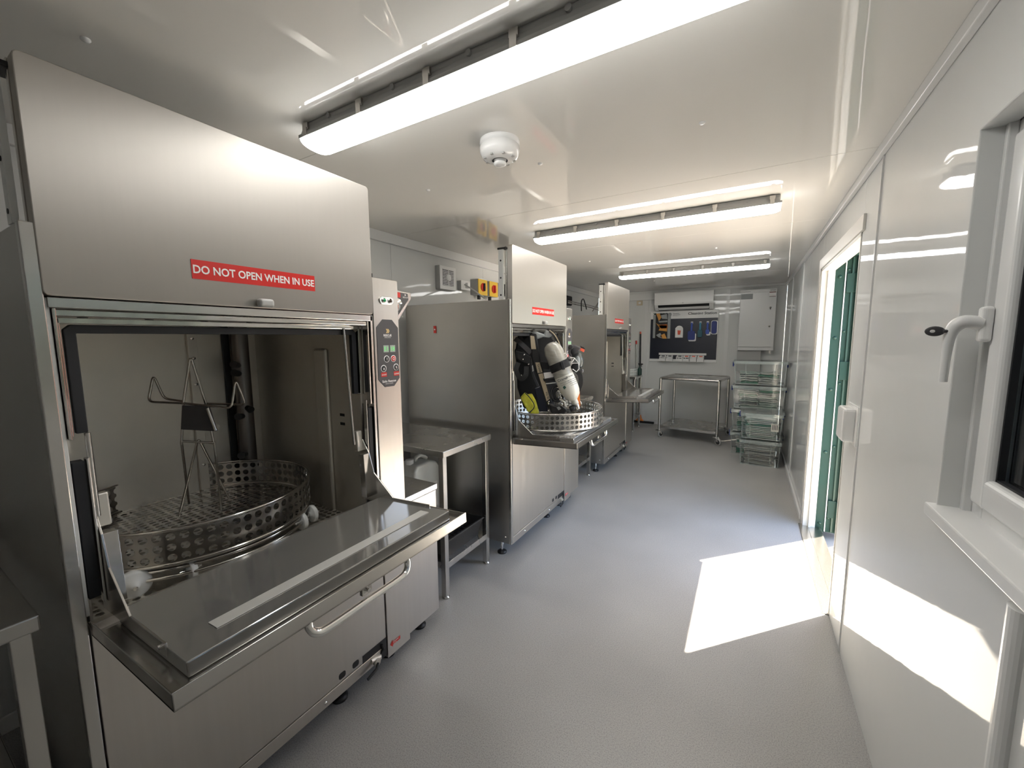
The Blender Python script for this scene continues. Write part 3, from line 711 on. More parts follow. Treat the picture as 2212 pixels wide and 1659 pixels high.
# things on the first table's shelf
cr = thing('plastic_crate', (-1.66, 1.95, .218), 'black plastic crate on the shelf under the steel table', 'crate')
MB().box(-.15, .15, -.16, .16, 0, .006).build('base', 'black', cr)
def slope_wall(a, b, n): 
    return MB().prism([Vector(a[0]), Vector(a[1]), Vector(b[1]), Vector(b[0])], Vector(n)*.005)
bt, tp_ = ((-.15, -.16), (.15, -.16), (.15, .16), (-.15, .16)), ((-.175, -.185), (.175, -.185), (.175, .185), (-.175, .185))
for i in range(4):
    j = (i+1) % 4; nn = ((0, 1, 0), (-1, 0, 0), (0, -1, 0), (1, 0, 0))[i]
    slope_wall(((*bt[i], 0), (*bt[j], 0)), ((*tp_[i], .12), (*tp_[j], .12)), nn).build('side', 'black', cr)
MB().box(-.182, .182, -.192, -.180, .112, .122).box(-.182, .182, .180, .192, .112, .122).box(.172, .182, -.18, .18, .112, .122).box(-.182, -.172, -.18, .18, .112, .122).build('rim', 'black', cr, .002)
mb = MB()
for i in range(9): mb.box(-.15, .15, -.15+.0375*i-.002, -.15+.0375*i+.002, .07, .076)
for i in range(9): mb.box(-.15+.0375*i-.002, -.15+.0375*i+.002, -.15, .15, .07, .076)
mb.build('liner_grid', 'rubber', cr)
jc = thing('jerrycan', (-1.98, 2.06, .218), 'translucent white jerrycan under the steel table', 'jerrycan')
P = [(-.13, 0), (.13, 0), (.135, .02), (.135, .38), (.10, .44), (.02, .46), (-.10, .46), (-.13, .42)]
MB().prism([(-.09, a, b) for a, b in P], (.18, 0, 0)).build('body', 'canwhite', jc, .022, seg=4)
MB().lathe((0, -.085, .455), (0, 0, 1), [(.028, 0), (.028, .03), (.024, .034), (0, .034)], 18).build('cap', 'whitegloss', jc)
MB().tube(smooth_pts([(0, -.03, .455), (0, -.02, .485), (0, .03, .487), (0, .08, .455)]), .014, 10).build('handle', 'canwhite', jc)
MB().box(.0902, .0912, -.09, .09, .12, .30).build('label_patch', 'signwhite', jc)
# grey duct pipe on the wall behind the first table
dp_ = tag(MB().cyl((-2.41, 2.12, .9), (-2.41, 2.12, 1.95), .042, n=24).box(-2.45, -2.36, 2.09, 2.15, 1.30, 1.34).build('waste_pipe', 'duct', origin=(-2.41, 2.12, .9)), 'pale grey upright pipe on the wall behind the steel table', 'pipe')

# ------------------------------------------------------------------ left wall services above the machines
def on_x(px, py, x):
    d = ray(px, py); t = x/d.x; return Vector((x, d.y*t, d.z*t+H))
def on_y(px, py, y):
    d = ray(px, py); t = y/d.y; return Vector((d.x*t, y, d.z*t+H))
def on_z(px, py, z):
    d = ray(px, py); t = (z-H)/d.z; return Vector((d.x*t, d.y*t, z))
fan = thing('extractor_fan', (XL, 2.95, 2.08), 'square white extractor fan with slatted grille on the wall', 'fan')
MB().box(0, .05, -.115, .115, -.105, .105).build('housing', 'greyplast', fan, .006)
MB().box(.05, .056, -.113, .113, -.103, .103).build('front_plate', 'white', fan, .003)
MB().box(.0555, .0565, -.078, .078, -.068, .078).build('opening', 'black', fan)
for i in range(11):
    z = -.065+.0135*i; MB().box(.0565, .062, -.080, .080, z, z+.0062).build('slat', 'white', fan)
MB().box(.0565, .063, -.004, .004, -.068, .078).build('bar', 'white', fan)
MB().lathe((.058, 0, .005), (1, 0, 0), [(.032, 0), (.032, .006), (.028, .009), (0, .009)], 24).build('hub_cover', 'white', fan)
so = thing('wall_socket', (XL, 3.22, 2.045), 'white wall socket box with plug beside the extractor fan', 'socket')
MB().box(0, .045, -.07, .07, -.043, .043).build('box', 'greyplast', so, .004); MB().box(.045, .052, -.072, .072, -.045, .045).build('face', 'white', so, .003)
MB().box(.052, .085, -.012, .03, -.025, .025).build('plug', 'whitegloss', so, .006)
cb = MB(); cb.tube(smooth_pts([on_x(1004, 615, -2.37), on_x(1022, 626, -2.2), on_x(1038, 638, -2.05), on_x(1048, 645, -1.95)]), .007)
tag(cb.build('power_cable', 'duct', origin=on_x(1048, 645, -1.95)), 'grey cable running from the wall socket down to the middle machine', 'cable')
for i, (y0, y1, kn, lab) in enumerate(((3.36, 3.52, 'red', 'grey isolator switch with yellow face, nearer the extractor fan'), (3.56, 3.72, 'red', 'grey isolator switch with yellow face, nearer the dark junction box'))):
    iso = thing('isolator_switch', (XL, (y0+y1)/2, 1.97), lab, 'switch', 'isolator switches'); w = (y1-y0)/2
    MB().box(0, .095, -w, w, 0, .155).build('box', 'greyplast', iso, .005); MB().box(.095, .104, -w, w, 0, .155).build('face', 'yellow', iso, .004)
    MB().lathe((.104, 0, .078), (1, 0, 0), [(.042, 0), (.042, .006), (.036, .010), (0, .010)], 24).build('dial', kn, iso)
    MB().box(.113, .130, -.010, .010, .040, .116).build('knob', 'red' if i else 'black', iso, .004)
    MB().cyl((.05, 0, -.04), (.05, 0, 0), .018, n=14).build('cable_gland', 'black', iso)
jb = thing('junction_box', (XL, 3.92, 2.0), 'dark grey wall socket with open cover beside the isolator switches', 'socket')
MB().box(0, .05, -.10, .10, 0, .14).build('box', 'greyplast', jb, .012); MB().box(.05, .075, -.095, .095, .005, .135).build('cover', 'rubber', jb, .014)
MB().box(.06, .10, -.03, .05, .02, .075).build('plug', 'black', jb, .01); MB().tube(smooth_pts([(.09, 0, .04), (.14, .0, .0), (.2, -.02, -.07), (.3, -.05, -.16)]), .007).build('cable', 'duct', jb)
jb2 = thing('speaker_box', (XL, 5.75, 2.02), 'black wall socket cover above the furthest machine', 'socket')
MB().box(0, .05, -.11, .11, 0, .15).build('box', 'greyplast', jb2, .012); MB().box(.05, .10, -.105, .105, .0, .145).build('cover', 'rubber', jb2, .02)
for k, (pts, lab) in enumerate((([(1228, 654), (1250, 659), (1275, 664), (1297, 671)], 'thin steel rod lying across the top of the furthest machine'),)):
    mb = MB().tube([on_x(a, b, -2.1+.05*i) for i, (a, b) in enumerate(pts)], .009); mb.tube([on_x(a, b-4, -2.1+.05*i) for i, (a, b) in enumerate(pts)], .007)
    tag(mb.build('supply_pipe', 'steelpost', origin=on_x(1297, 671, -1.95)), lab, 'pipe')
hs = MB(); hs.tube(smooth_pts([on_x(1256, 672, -2), on_x(1256, 652, -2), on_x(1260, 646, -2), on_x(1264, 656, -2), on_x(1267, 668, -2)]), .008)
tag(hs.build('hose_loop', 'black', origin=on_x(1256, 672, -2)), 'black hose loop on top of the furthest machine', 'hose')
hs = MB(); hs.tube([on_x(1280, 672, -2), on_x(1292, 654, -2), on_x(1287, 667, -2)], .007)
tag(hs.build('bent_rod', 'steelpost', origin=on_x(1280, 672, -2)), 'bent wire rod on top of the furthest machine', 'rod')
tr = thing('red_tag', (XF-.64, Y2-.004, 1.60), 'small red tag stuck on the middle machine\'s side panel', 'sticker')
MB().box(-.012, .012, 0, .003, -.026, .026).build('backing', 'red', tr, .001); MB().cyl((.0, .0, 0), (0, -.001, 0), .006, n=12).build('dot', 'signwhite', tr)

# ------------------------------------------------------------------ far wall
ac = thing('air_conditioner', (-.965, YB, 2.0), 'white wall-mounted air conditioner with dark outlet slot', 'air conditioner')
prof = [(0, 0), (-.10, -.015), (-.165, .03), (-.205, .075), (-.21, .10), (-.205, .27), (-.19, .285), (0, .29)]
MB().prism([(-.45, a, b) for a, b in prof], (.90, 0, 0)).build('body', 'whitegloss', ac, .008, seg=3)
MB().prism([(-.39, -.107, -.013), (-.39, -.172, .036), (-.39, -.203, .072), (-.39, -.19, .074), (-.39, -.12, .02)], (.78, 0, 0)).build('outlet', 'black', ac)
MB().prism([(-.385, -.128, -.004), (-.385, -.168, .026), (-.385, -.165, .029), (-.385, -.125, 0)], (.77, 0, 0)).build('flap', 'white', ac)
text('LG', .018, 'ink', ac, (0, -.2105, .092), (1, 0, 0), (0, 0, 1), 'CENTER', th=.001, bold=.02)
mb = MB(); mb.box(-1.90, -1.42, YB-.05, YB-.007, 2.185, 2.30)
tag(mb.build('cable_trunking', 'trimw', bevel=.003, origin=(-1.66, YB, 2.185)), 'white horizontal cable trunking on the end wall left of the air conditioner', 'trunking')
mb = MB(); mb.box(-1.53, -1.50, YB-.02, YB-.007, 1.985, 2.185).box(-1.53, -1.38, YB-.02, YB-.007, 1.97, 1.99)
tag(mb.build('mini_trunking', 'trimw', bevel=.002, origin=(-1.5, YB, 1.97)), 'thin white conduit around the air conditioner\'s lower left corner', 'conduit')
ws = thing('wall_switch', (-1.70, YB, 2.10), 'square white switch plate under the cable trunking', 'switch')
MB().box(-.05, .05, -.016, -.006, 0, .085).build('plate', 'beige', ws, .003); MB().box(-.02, .02, -.020, -.016, .025, .06).build('rocker', 'whitegloss', ws, .002)
# electrical cabinet
ec = thing('electrical_cabinet', (.088, YB, 1.33), 'grey white electrical cabinet on the end wall above the clear boxes', 'cabinet')
MB().box(-.235, .235, -.18, -.006, 0, .915).build('body', 'trimw', ec, .003)
MB().box(-.230, .230, -.188, -.181, .055, .87).build('door', 'trimw', ec, .002)
MB().box(-.235, .235, -.19, -.18, .872, .915).build('top_strip', 'white', ec, .001)
text('WYLEX', .022, 'ink', ec, (.222, -.1905, .884), (1, 0, 0), (0, 0, 1), 'RIGHT', bold=.01)
text('Electrical Distribution', .014, 'ink', ec, (-.225, -.1905, .886), (1, 0, 0), (0, 0, 1))
MB().box(-.225, -.07, -.1892, -.188, .775, .855).build('notice', 'packgrey', ec); 
lb = MB().box(.14, .222, -.1892, -.188, .80, .868).build('warning_label', 'signwhite', ec); MB().box(.14, .222, -.1896, -.1892, .858, .868).build('label_band', 'rust', lb); MB().box(.14, .222, -.1896, -.1892, .800, .806).build('label_band', 'rust', lb)
for z in (.64, .36):
    l = MB().lathe((.165, -.188, z), (0, -1, 0), [(.016, 0), (.015, .006), (0, .008)], 16).build('lock', 'chrome', ec); MB().box(.160, .170, -.200, -.195, z-.03 if z > .5 else z-.008, z+.008).build('key', 'black', l, .001)
MB().box(-.23, .2, -.1895, -.188, .05, .0525).build('door_gap', 'ink', ec)
mb = MB(); mb.box(-.15, .17, YB-.12, YB-.007, 1.0, 1.328)
tag(mb.build('cable_box', 'greyplast', bevel=.003, origin=(.01, YB, 1.0)), 'grey cable box directly beneath the electrical cabinet', 'box')
# tool board
bo = thing('tool_board', (-.975, YB, 1.115), 'wall board with white header, navy panel and hanging cleaning tools', 'board')
MB().box(-.535, .535, -.018, -.006, 0, .865).build('backing', 'white', bo, .006)
MB().box(-.525, .525, -.0205, -.018, .05, .735).build('navy_panel', 'navy', bo, .002)
for dx in (0, .025): MB().prism([(-.49+dx, -.0185, .84), (-.47+dx, -.0185, .84), (-.44+dx, -.0185, .81), (-.47+dx, -.0185, .78), (-.49+dx, -.0185, .78), (-.46+dx, -.0185, .81)], (0, -.0006, 0)).build('logo_chevron', 'inkgreen', bo)
X_, Z_ = (1, 0, 0), (0, 0, 1)
text('RESCUE', .052, 'inkgreen', bo, (-.40, -.0185, .80), X_, Z_, bold=.02, width=.145); text('INTELLITECH', .022, 'inkgreen', bo, (-.40, -.0185, .777), X_, Z_, width=.145)
rg = MB(); rg.tube([(-.215+.026*math.cos(2*math.pi*i/28), -.0190, .808+.026*math.sin(2*math.pi*i/28)) for i in range(28)], .003, 6, True); rg.prism([(-.215, -.0185, .826), (-.200, -.0185, .80), (-.230, -.0185, .80)], (0, -.0008, 0)); rg.build('emblem', 'ink', bo)
text('Hampshire', .026, 'ink', bo, (-.165, -.0185, .815), X_, Z_, bold=.01, width=.10); text('& Isle of Wight', .022, 'ink', bo, (-.165, -.0185, .795), X_, Z_, width=.12); text('FIRE & RESCUE', .014, 'ink', bo, (-.165, -.0185, .779), X_, Z_, width=.09)
text('Cleaning Station', .058, 'ink', bo, (.505, -.0185, .795), X_, Z_, 'RIGHT', bold=.02, width=.43)
# holder with orange gloves
ho = thing('glove_holder', (-1.31, YB-.0225, 1.515), 'rack with orange and amber gloves at the left of the board', 'rack')
MB().box(-.135, .135, -.012, 0, 0, .43).build('back', 'black', ho, .002)
MB().box(-.145, -.105, -.022, -.0, .01, .41).build('side_rail', 'packgrey', ho, .003); MB().box(.095, .140, -.022, -.0, 0, .43).build('side_rail', 'packgrey', ho, .003)
for pts, m in (([(-.10, .43), (-.04, .43), (-.01, .36), (-.05, .30), (-.07, .36)], 'amber'), ([(-.02, .40), (.08, .42), (.09, .33), (.0, .34)], 'packgrey'), ([(-.10, .27), (-.05, .24), (.09, .23), (.09, .12), (.04, .13), (-.05, .14), (-.03, .18)], 'amber'),
               ([(-.06, .235), (.09, .24), (.09, .17), (-.02, .17)], 'orange'), ([(-.03, .05), (.05, .09), (.09, .0), (.02, .0)], 'amber'), ([(-.09, .06), (-.04, .02), (.03, .0), (-.02, .10)], 'packgrey'), ([(-.06, .30), (.09, .31), (.09, .28), (-.04, .275)], 'packgrey')):
    MB().prism([(a, -.014, b) for a, b in pts], (0, -.016, 0)).build('glove', m, ho, .005)
sc_ = thing('scraper', (-1.03, YB-.022, 1.53), 'white rounded plastic scraper with red print on the board', 'scraper')
MB().prism([(-.062, -.001, 0), (.062, -.001, 0)] + arc((0, .14), .062, 0, 120, 8, lambda a, b: (a, -.001, b)) + [(-.062, -.001, .16)], (0, -.006, 0)).build('blade', 'whitegloss', sc_, .003)
MB().prism([(-.02, -.007, .05), (.02, -.007, .05), (.028, -.007, .12), (-.026, -.007, .125)], (0, -.0006, 0)).build('print', 'coral', sc_)
def brush(name, x, z, label, hm, bm, w, hl, bl, edge):
    t = thing(name, (x, YB-.022, z), label, 'brush', 'cleaning brushes on the board')
    MB().box(-.018, .018, -.008, 0, -.02, .02).build('hook_plate', 'white', t, .003); MB().tube([(0, -.006, .004), (0, -.03, .0), (0, -.032, .012)], .003, 6).build('hook', 'white', t)
    MB().prism(rrect(-.014, .014, -hl, .006, .012, lambda a, b: (a, -.014, b)), (0, -.012, 0)).build('handle', hm, t, .003)
    MB().prism(rrect(-w, w, -hl-bl, -hl+.02, .02, lambda a, b: (a, -.012, b)), (0, -.022, 0)).build('head', bm, t, .004)
    if edge: MB().prism(rrect(-w+.01, w+.018, -hl-bl-.022, -hl-.02, .02, lambda a, b: (a, -.004, b)), (0, -.007, 0)).build('bristles', 'white', t, .003)
    return t
brush('scrub_brush', -.835, 1.775, 'large blue scrub brush with white bristles on the board', 'blue', 'bluedark', .055, .155, .13, True)
brush('dish_brush', -.705, 1.775, 'teal handled brush with dark head on the board', 'teal', 'tealdark', .036, .14, .10, False)
brush('detail_brush', -.595, 1.775, 'small blue and white detail brush on the board', 'blue', 'blue', .028, .13, .06, True)
nb = thing('nail_brush', (-.495, YB-.022, 1.58), 'oblong dark blue nail brush with white rim on the board', 'brush', 'cleaning brushes on the board')
MB().prism(rrect(-.052, .052, 0, .225, .03, lambda a, b: (a, -.001, b)), (0, -.012, 0)).build('bristles', 'white', nb, .003); MB().prism(rrect(-.044, .036, .012, .215, .028, lambda a, b: (a, -.013, b)), (0, -.012, 0)).build('body', 'bluedark', nb, .004)
rl = thing('bin_rail', (-.97, YB-.0205, 1.235), 'white rail holding small bins along the bottom of the board', 'rail')
MB().box(-.375, .375, -.012, 0, 0, .035).build('rail', 'white', rl, .002); MB().box(-.375, .375, -.020, -.012, .026, .035).build('lip', 'white', rl, .002)
bl_labels = ('leftmost small white bin, full of dark small parts', 'second small white bin from the left on the rail', 'third small white bin on the rail, with a gap before it', 'fourth small white bin on the rail, black parts inside', 'fifth small white bin on the rail, orange label', 'rightmost small white bin on the rail')
for i, (x, lab) in enumerate(zip((-.30, -.19, -.03, .075, .185, .295), bl_labels)):
    t = thing('parts_bin', (-.97+x, YB-.035, 1.13), lab, 'bin', 'small white parts bins')
    mb = MB(); mb.box(-.05, .05, -.09, 0, 0, .004).box(-.05, -.046, -.09, 0, 0, .085).box(.046, .05, -.09, 0, 0, .085).box(-.05, .05, -.004, 0, 0, .10).box(-.05, .05, -.09, -.086, 0, .05)
    mb.build('tray', 'white', t, .002)
    MB().box(-.025, .025, -.006, -.004, .078, .095).build('label_card', 'coral' if i > 2 else 'ink', t)
    if i in (0, 2, 3):
        mb = MB()
        for k in range(7): mb.blob((random.uniform(-.035, .035), random.uniform(-.07, -.02), .04+random.uniform(0, .015)), .014, .012, .012, 8, 6)
        o = mb.build('small_parts', 'ink' if i else 'packgrey', t); o['kind'] = 'stuff'

# ------------------------------------------------------------------ trolley
tl = thing('service_trolley', (-.685, 6.75, 0), 'two-tier stainless trolley on castors before the end wall', 'trolley'); tl.rotation_euler = (0, 0, math.radians(-7))
hw, hd_ = .405, .37
for sx in (-1, 1):
    for sy in (-1, 1):
        l = MB().cyl((sx*hw, sy*hd_, .13), (sx*hw, sy*hd_, .915), .0195, n=14).build('leg', 'steelpost', tl)
for z in (.917,):
    MB().tube(bendpts([Vector((0, -hd_, z)), Vector((-hw, -hd_, z)), Vector((-hw, hd_, z)), Vector((hw, hd_, z)), Vector((hw, -hd_, z)), Vector((0, -hd_, z))], .2), .0195, 12).build('top_rail', 'steelpost', tl)
MB().box(-hw, hw, -hd_, hd_, .912, .926).build('top_tray', 'steeltop', tl, .004)
MB().box(-hw, hw, -hd_, hd_, .165, .185).build('bottom_shelf', 'steeltop', tl, .004); MB().box(-hw, hw, -hd_-.004, -hd_+.004, .150, .186).build('shelf_edge', 'steelpost', tl, .002)
for sx, sy, an in ((-1, -1, 60), (1, -1, -30), (-1, 1, 20), (1, 1, 70)):
    a = math.radians(an); cx, cy = sx*hw+.03*math.cos(a), sy*hd_+.03*math.sin(a); d = Vector((-math.sin(a), math.cos(a), 0))
    cs = MB().cyl((sx*hw, sy*hd_, .09), (sx*hw, sy*hd_, .145), .016, n=12).build('castor_stem', 'chrome', tl)
    p = Vector((cx, cy, .05))
    MB().lathe(p-d*.013, d, [(.034, 0), (.048, .002), (.05, .006), (.05, .020), (.048, .024), (.034, .026)], 24).build('tyre', 'greyplast', cs)
    MB().lathe(p-d*.012, d, [(0, 0), (.035, 0), (.035, .024), (0, .024)], 20).build('wheel', 'black', cs)
    for k in (-1, 1): MB().prism([p+d*.018*k+Vector((-.012, 0, 0)), p+d*.018*k+Vector((.012, 0, 0)), Vector((sx*hw+.016, sy*hd_, .115))+d*.016*k, Vector((sx*hw-.016, sy*hd_, .115))+d*.016*k], d*.003*k).build('fork', 'chrome', cs)
    MB().box(sx*hw-.05, sx*hw+.01, sy*hd_-.02, sy*hd_+.02, .104, .110).build('brake_lever', 'black' if sx < 0 else 'chrome', cs, .002)

# ------------------------------------------------------------------ squeegee and second handle
sq = thing('floor_squeegee', (-1.62, 7.28, 0), 'black floor squeegee with orange socket leaning on the end wall', 'squeegee')
MB().cyl((0, 0, .10), (-.045, .085, 1.60), .014, n=14).build('handle', 'black', sq); MB().cyl((-.0455, .0855, 1.60), (-.0465, .086, 1.64), .015, .012, n=14).build('end_cap', 'coral', sq)
MB().prism([(-.075, -.02, .055), (.075, -.02, .055), (.035, -.02, .10), (.022, -.02, .165), (-.022, -.02, .165), (-.035, -.02, .10)], (0, .04, 0)).build('socket', 'orange', sq, .008)
MB().box(-.30, .25, -.018, .018, .022, .058).build('bar', 'black', sq, .004); MB().box(-.29, .24, -.006, .006, 0, .024).build('blade', 'packgrey', sq)
mp_ = thing('mop_handle', (-1.70, 7.33, 0), 'grey metal pole with pink end behind the squeegee', 'pole')
MB().cyl((.04, 0, .0), (-.035, .04, 1.42), .011, n=12).build('pole', 'steelpost', mp_); MB().cyl((-.035, .04, 1.42), (-.038, .042, 1.48), .014, n=12).build('grip', 'red', mp_)
# things on the far corner table
cl = thing('cloth_stack', (-1.715, 6.95, .90), 'stack of white folded cloths on the far corner table', 'cloths')
for i in range(4): MB().box(-.085, .085, -.10, .10, .028*i, .028*i+.024).build('cloth', 'packwhite', cl, .009, seg=3)
sb = thing('spray_bottle', (-1.585, 7.03, .90), 'dark green spray bottle beside the folded cloths', 'bottle')
MB().lathe((0, 0, 0), (0, 0, 1), [(0, 0), (.032, 0), (.034, .01), (.034, .10), (.014, .135), (.012, .15)], 18).build('body', 'greendark', sb)
MB().cyl((0, 0, .15), (0, 0, .17), .015, n=12).build('collar', 'black', sb); MB().prism([(-.02, -.01, .17), (.05, -.01, .175), (.05, -.01, .195), (-.03, -.01, .20)], (0, .02, 0)).build('spray_head', 'black', sb, .003)
MB().prism([(.03, -.004, .175), (.036, -.004, .14), (.028, -.004, .14), (.02, -.004, .175)], (0, .008, 0)).build('trigger', 'black', sb)

# ------------------------------------------------------------------ clear storage boxes with packets
def packet_mesh(seed, mname):
    rnd = random.Random(seed); nx, ny = 7, 5; mb = MB(); vs = []
    ph = [rnd.uniform(0, 6) for _ in range(4)]
    def hgt(u, v): return .007*math.sin(u*5+ph[0])*math.cos(v*3+ph[1])+.004*math.sin(u*11+ph[2]+v*4)
    for s in (0, 1):
        for j in range(ny):
            for i in range(nx):
                u, v = i/(nx-1)-.5, j/(ny-1)-.5; e = 0 if i in (0, nx-1) or j in (0, ny-1) else 1
                vs.append((u*(1+.05*math.sin(7*v+ph[3])), v*(1+.05*math.sin(5*u+ph[2])), hgt(u, v)+(.009+.013*e)*s))
    N = nx*ny; fs = []
    for j in range(ny-1):
        for i in range(nx-1):
            a = j*nx+i; fs.append((a, a+nx, a+nx+1, a+1)); fs.append((N+a, N+a+1, N+a+nx+1, N+a+nx))
    rim = [i for i in range(nx)]+[j*nx+nx-1 for j in range(1, ny)]+[(ny-1)*nx+i for i in range(nx-2, -1, -1)]+[j*nx for j in range(ny-2, 0, -1)]
    for k in range(len(rim)): a, b = rim[k], rim[(k+1) % len(rim)]; fs.append((a, b, N+b, N+a))
    mb.add(vs, fs); o = mb.build('folded_packet', mname); me = o.data; bpy.data.objects.remove(o); return me
PK = {m: [packet_mesh(i*7+len(m), m) for i in range(3)] for m in ('packwhite', 'packpale', 'packgreen', 'packgrey', 'packclear')}
def clear_box(x0, x1, y0, y1, z0, h, label, kinds, n, cols, fill, plab, tilt=.10, latch=True):
    cx, cy = (x0+x1)/2, (y0+y1)/2; w, d = (x1-x0)/2, (y1-y0)/2
    t = thing('storage_box', (cx, cy, z0), label, 'box', 'clear plastic storage boxes')
    b = .93; hb = h-.045; vs = []
    for k, z in ((b, .003), (1, hb)): vs += [(-w*k+.008, -d*k+.008, z), (w*k-.008, -d*k+.008, z), (w*k-.008, d*k-.008, z), (-w*k+.008, d*k-.008, z)]
    MB().add(vs, [(0, 3, 2, 1)]+[(i, (i+1) % 4, 4+(i+1) % 4, 4+i) for i in range(4)]).build('tub', 'clearbox', t)
    mb = MB()
    for zz, hh, e in ((hb-.012, .012, .006), (0, .012, -.07*w)):
        a, c = w+e, d+e
        mb.box(-a, a, -c, -c+.006, zz, zz+hh).box(-a, a, c-.006, c, zz, zz+hh).box(-a, -a+.006, -c, c, zz, zz+hh).box(a-.006, a, -c, c, zz, zz+hh)
    for sx in (-1, 1):
        for q in (.97, .55): mb.add([(sx*w*b*q-.004, -d*b+.006, .01), (sx*w*b*q+.004, -d*b+.006, .01), (sx*w*q+.004, -d+.006, hb), (sx*w*q-.004, -d+.006, hb)], [(0, 1, 2, 3)])
    mb.build('rim', 'clearrim', t)
    lid = MB().box(-w-.004, w+.004, -d-.004, d+.004, hb+.022, hb+.025)
    a, c = w+.008, d+.008
    lid.box(-a, a, -c, -c+.005, hb-.002, hb+.026).box(-a, a, c-.005, c, hb-.002, hb+.026).box(-a, -a+.005, -c, c, hb-.002, hb+.026).box(a-.005, a, -c, c, hb-.002, hb+.026)
    lid.build('lid', 'clearrim', t)
    if latch:
        for sx in (-1, 1):
            MB().box(*sorted((sx*(w+.004), sx*(w+.020))), -.05, .05, hb-.055, hb+.006).build('latch', 'bluedark', t, .005)
    rnd = random.Random(label); per = max(1, n//cols); dz = fill*hb/per
    for c_ in range(cols):
        for k in range(per):
            m = rnd.choice(kinds); o = bpy.data.objects.new('folded_packet', rnd.choice(PK[m])); C.objects.link(o)
            lw = 2*w*.86/cols; shr = .86+.07*k/per
            o.scale = (lw*shr*rnd.uniform(.90, .97), 2*d*.80*rnd.uniform(.88, 1), min(1.0, dz/.036))
            lim = .004
            o.location = (cx+(-w*.88+lw*(c_+.5)*1.02)*shr*.98+rnd.uniform(-lim, lim), cy+rnd.uniform(-lim, lim), z0+.016+dz*k)
            o.rotation_euler = (rnd.uniform(-tilt, tilt)*.08, rnd.uniform(-tilt, tilt)*.08, rnd.uniform(-tilt, tilt)*.6)
            tag(o, '%s folded packet, %s from the bottom%s, in %s' % (PNAME[m], ORD[k], (' left', ' right')[c_] if cols > 1 else '', plab), 'packet', 'folded packets in the clear boxes')
    return t
PNAME = dict(packwhite='white', packpale='pale green', packgreen='green', packgrey='grey', packclear='clear film')
ORD = ('first', 'second', 'third', 'fourth', 'fifth', 'sixth', 'seventh', 'eighth', 'ninth', 'tenth', 'eleventh', 'twelfth', 'thirteenth')
gw = ['packwhite', 'packwhite', 'packpale', 'packpale', 'packwhite', 'packgreen']
RX0, RX1, RY0, RY1 = -.150, .430, 5.98, 6.38
clear_box(RX0, RX1, RY0, RY1, 0, .305, 'bottom clear box of the tall rear stack, on the floor', gw, 16, 2, .85, 'rear stack bottom box')
clear_box(RX0, RX1, RY0, RY1, .305, .305, 'second clear box from the floor in the tall rear stack', gw, 16, 2, .85, 'rear stack second box')
clear_box(RX0, RX1, RY0, RY1, .610, .315, 'third clear box up in the tall rear stack, packed to the lid', gw+['packgrey'], 20, 2, .93, 'rear stack third box', .2)
clear_box(RX0, RX1, RY0, RY1, .925, .32, 'topmost clear box of the tall rear stack, half full', gw, 10, 2, .55, 'rear stack top box', .2)
FX0, FX1, FY0, FY1 = -.035, .385, 5.50, 5.92
clear_box(FX0, FX1, FY0, FY1, 0, .325, 'bottom clear box of the short front stack, holding clear film', ['packclear', 'packclear', 'packgrey', 'packwhite'], 13, 1, .9, 'front stack bottom box', latch=False)
fb = clear_box(FX0, FX1, FY0, FY1, .325, .33, 'upper clear box of the short front stack, with a paper label', ['packwhite', 'packwhite', 'packpale', 'packwhite', 'packgreen'], 12, 1, .85, 'front stack upper box')
pl_ = MB().box(.10, .175, -.2085, -.2075, .11, .20).build('paper_label', 'cylwhite', fb)
for i in range(4): MB().box(.112+.015*i, .119+.015*i, -.2090, -.2086, .13, .19).build('print_line', 'ink', pl_)

# ------------------------------------------------------------------ breathing gear in the middle machine's basket
BC = Vector((-1.285, 2.79, .0))
def g(x, y, off=0.0): return on_plane(1090+x/7.214, 700+y/7.214, BC, off)
ba_o = Vector((-1.30, 2.78, .908))
ba_ = thing('breathing_apparatus', ba_o, 'breathing apparatus with grey cylinder, black harness and tan stripes in the basket', 'breathing set')
def L(p): return p-ba_o
def poly(name, m, pts, off, th, par=None, bev=.004, obj=None, org=None):
    o_ = org if org is not None else ba_o
    return MB().prism([g(x, y, off)-o_ for x, y in pts], FH*th).build(name, m, par or obj or ba_, bev)
# back plate with tan stripes
bpl = poly('back_plate', 'black', [(385, 150), (500, 150), (560, 560), (745, 1230), (700, 1330), (640, 1290), (430, 560)], .05, .03, bev=.008)
poly('stripe', 'tan', [(398, 180), (462, 190), (490, 392), (415, 392)], .054, .003, bpl, .001)
poly('stripe', 'tan', [(478, 598), (545, 598), (592, 752), (515, 765)], .054, .003, bpl, .001)
poly('stripe', 'tan', [(525, 780), (597, 765), (705, 1165), (655, 1205)], .054, .003, bpl, .001)
text('Drager', .022, 'ink', bpl, g(512, 640, .0545)-ba_o, (g(540, 730)-g(512, 640)), (g(540, 610)-g(512, 640)), bold=.02)
text('PSS 90', .020, 'ink', bpl, g(640, 1070, .0545)-ba_o, (g(668, 1170)-g(640, 1070)), (g(668, 1050)-g(640, 1070)), bold=.02)
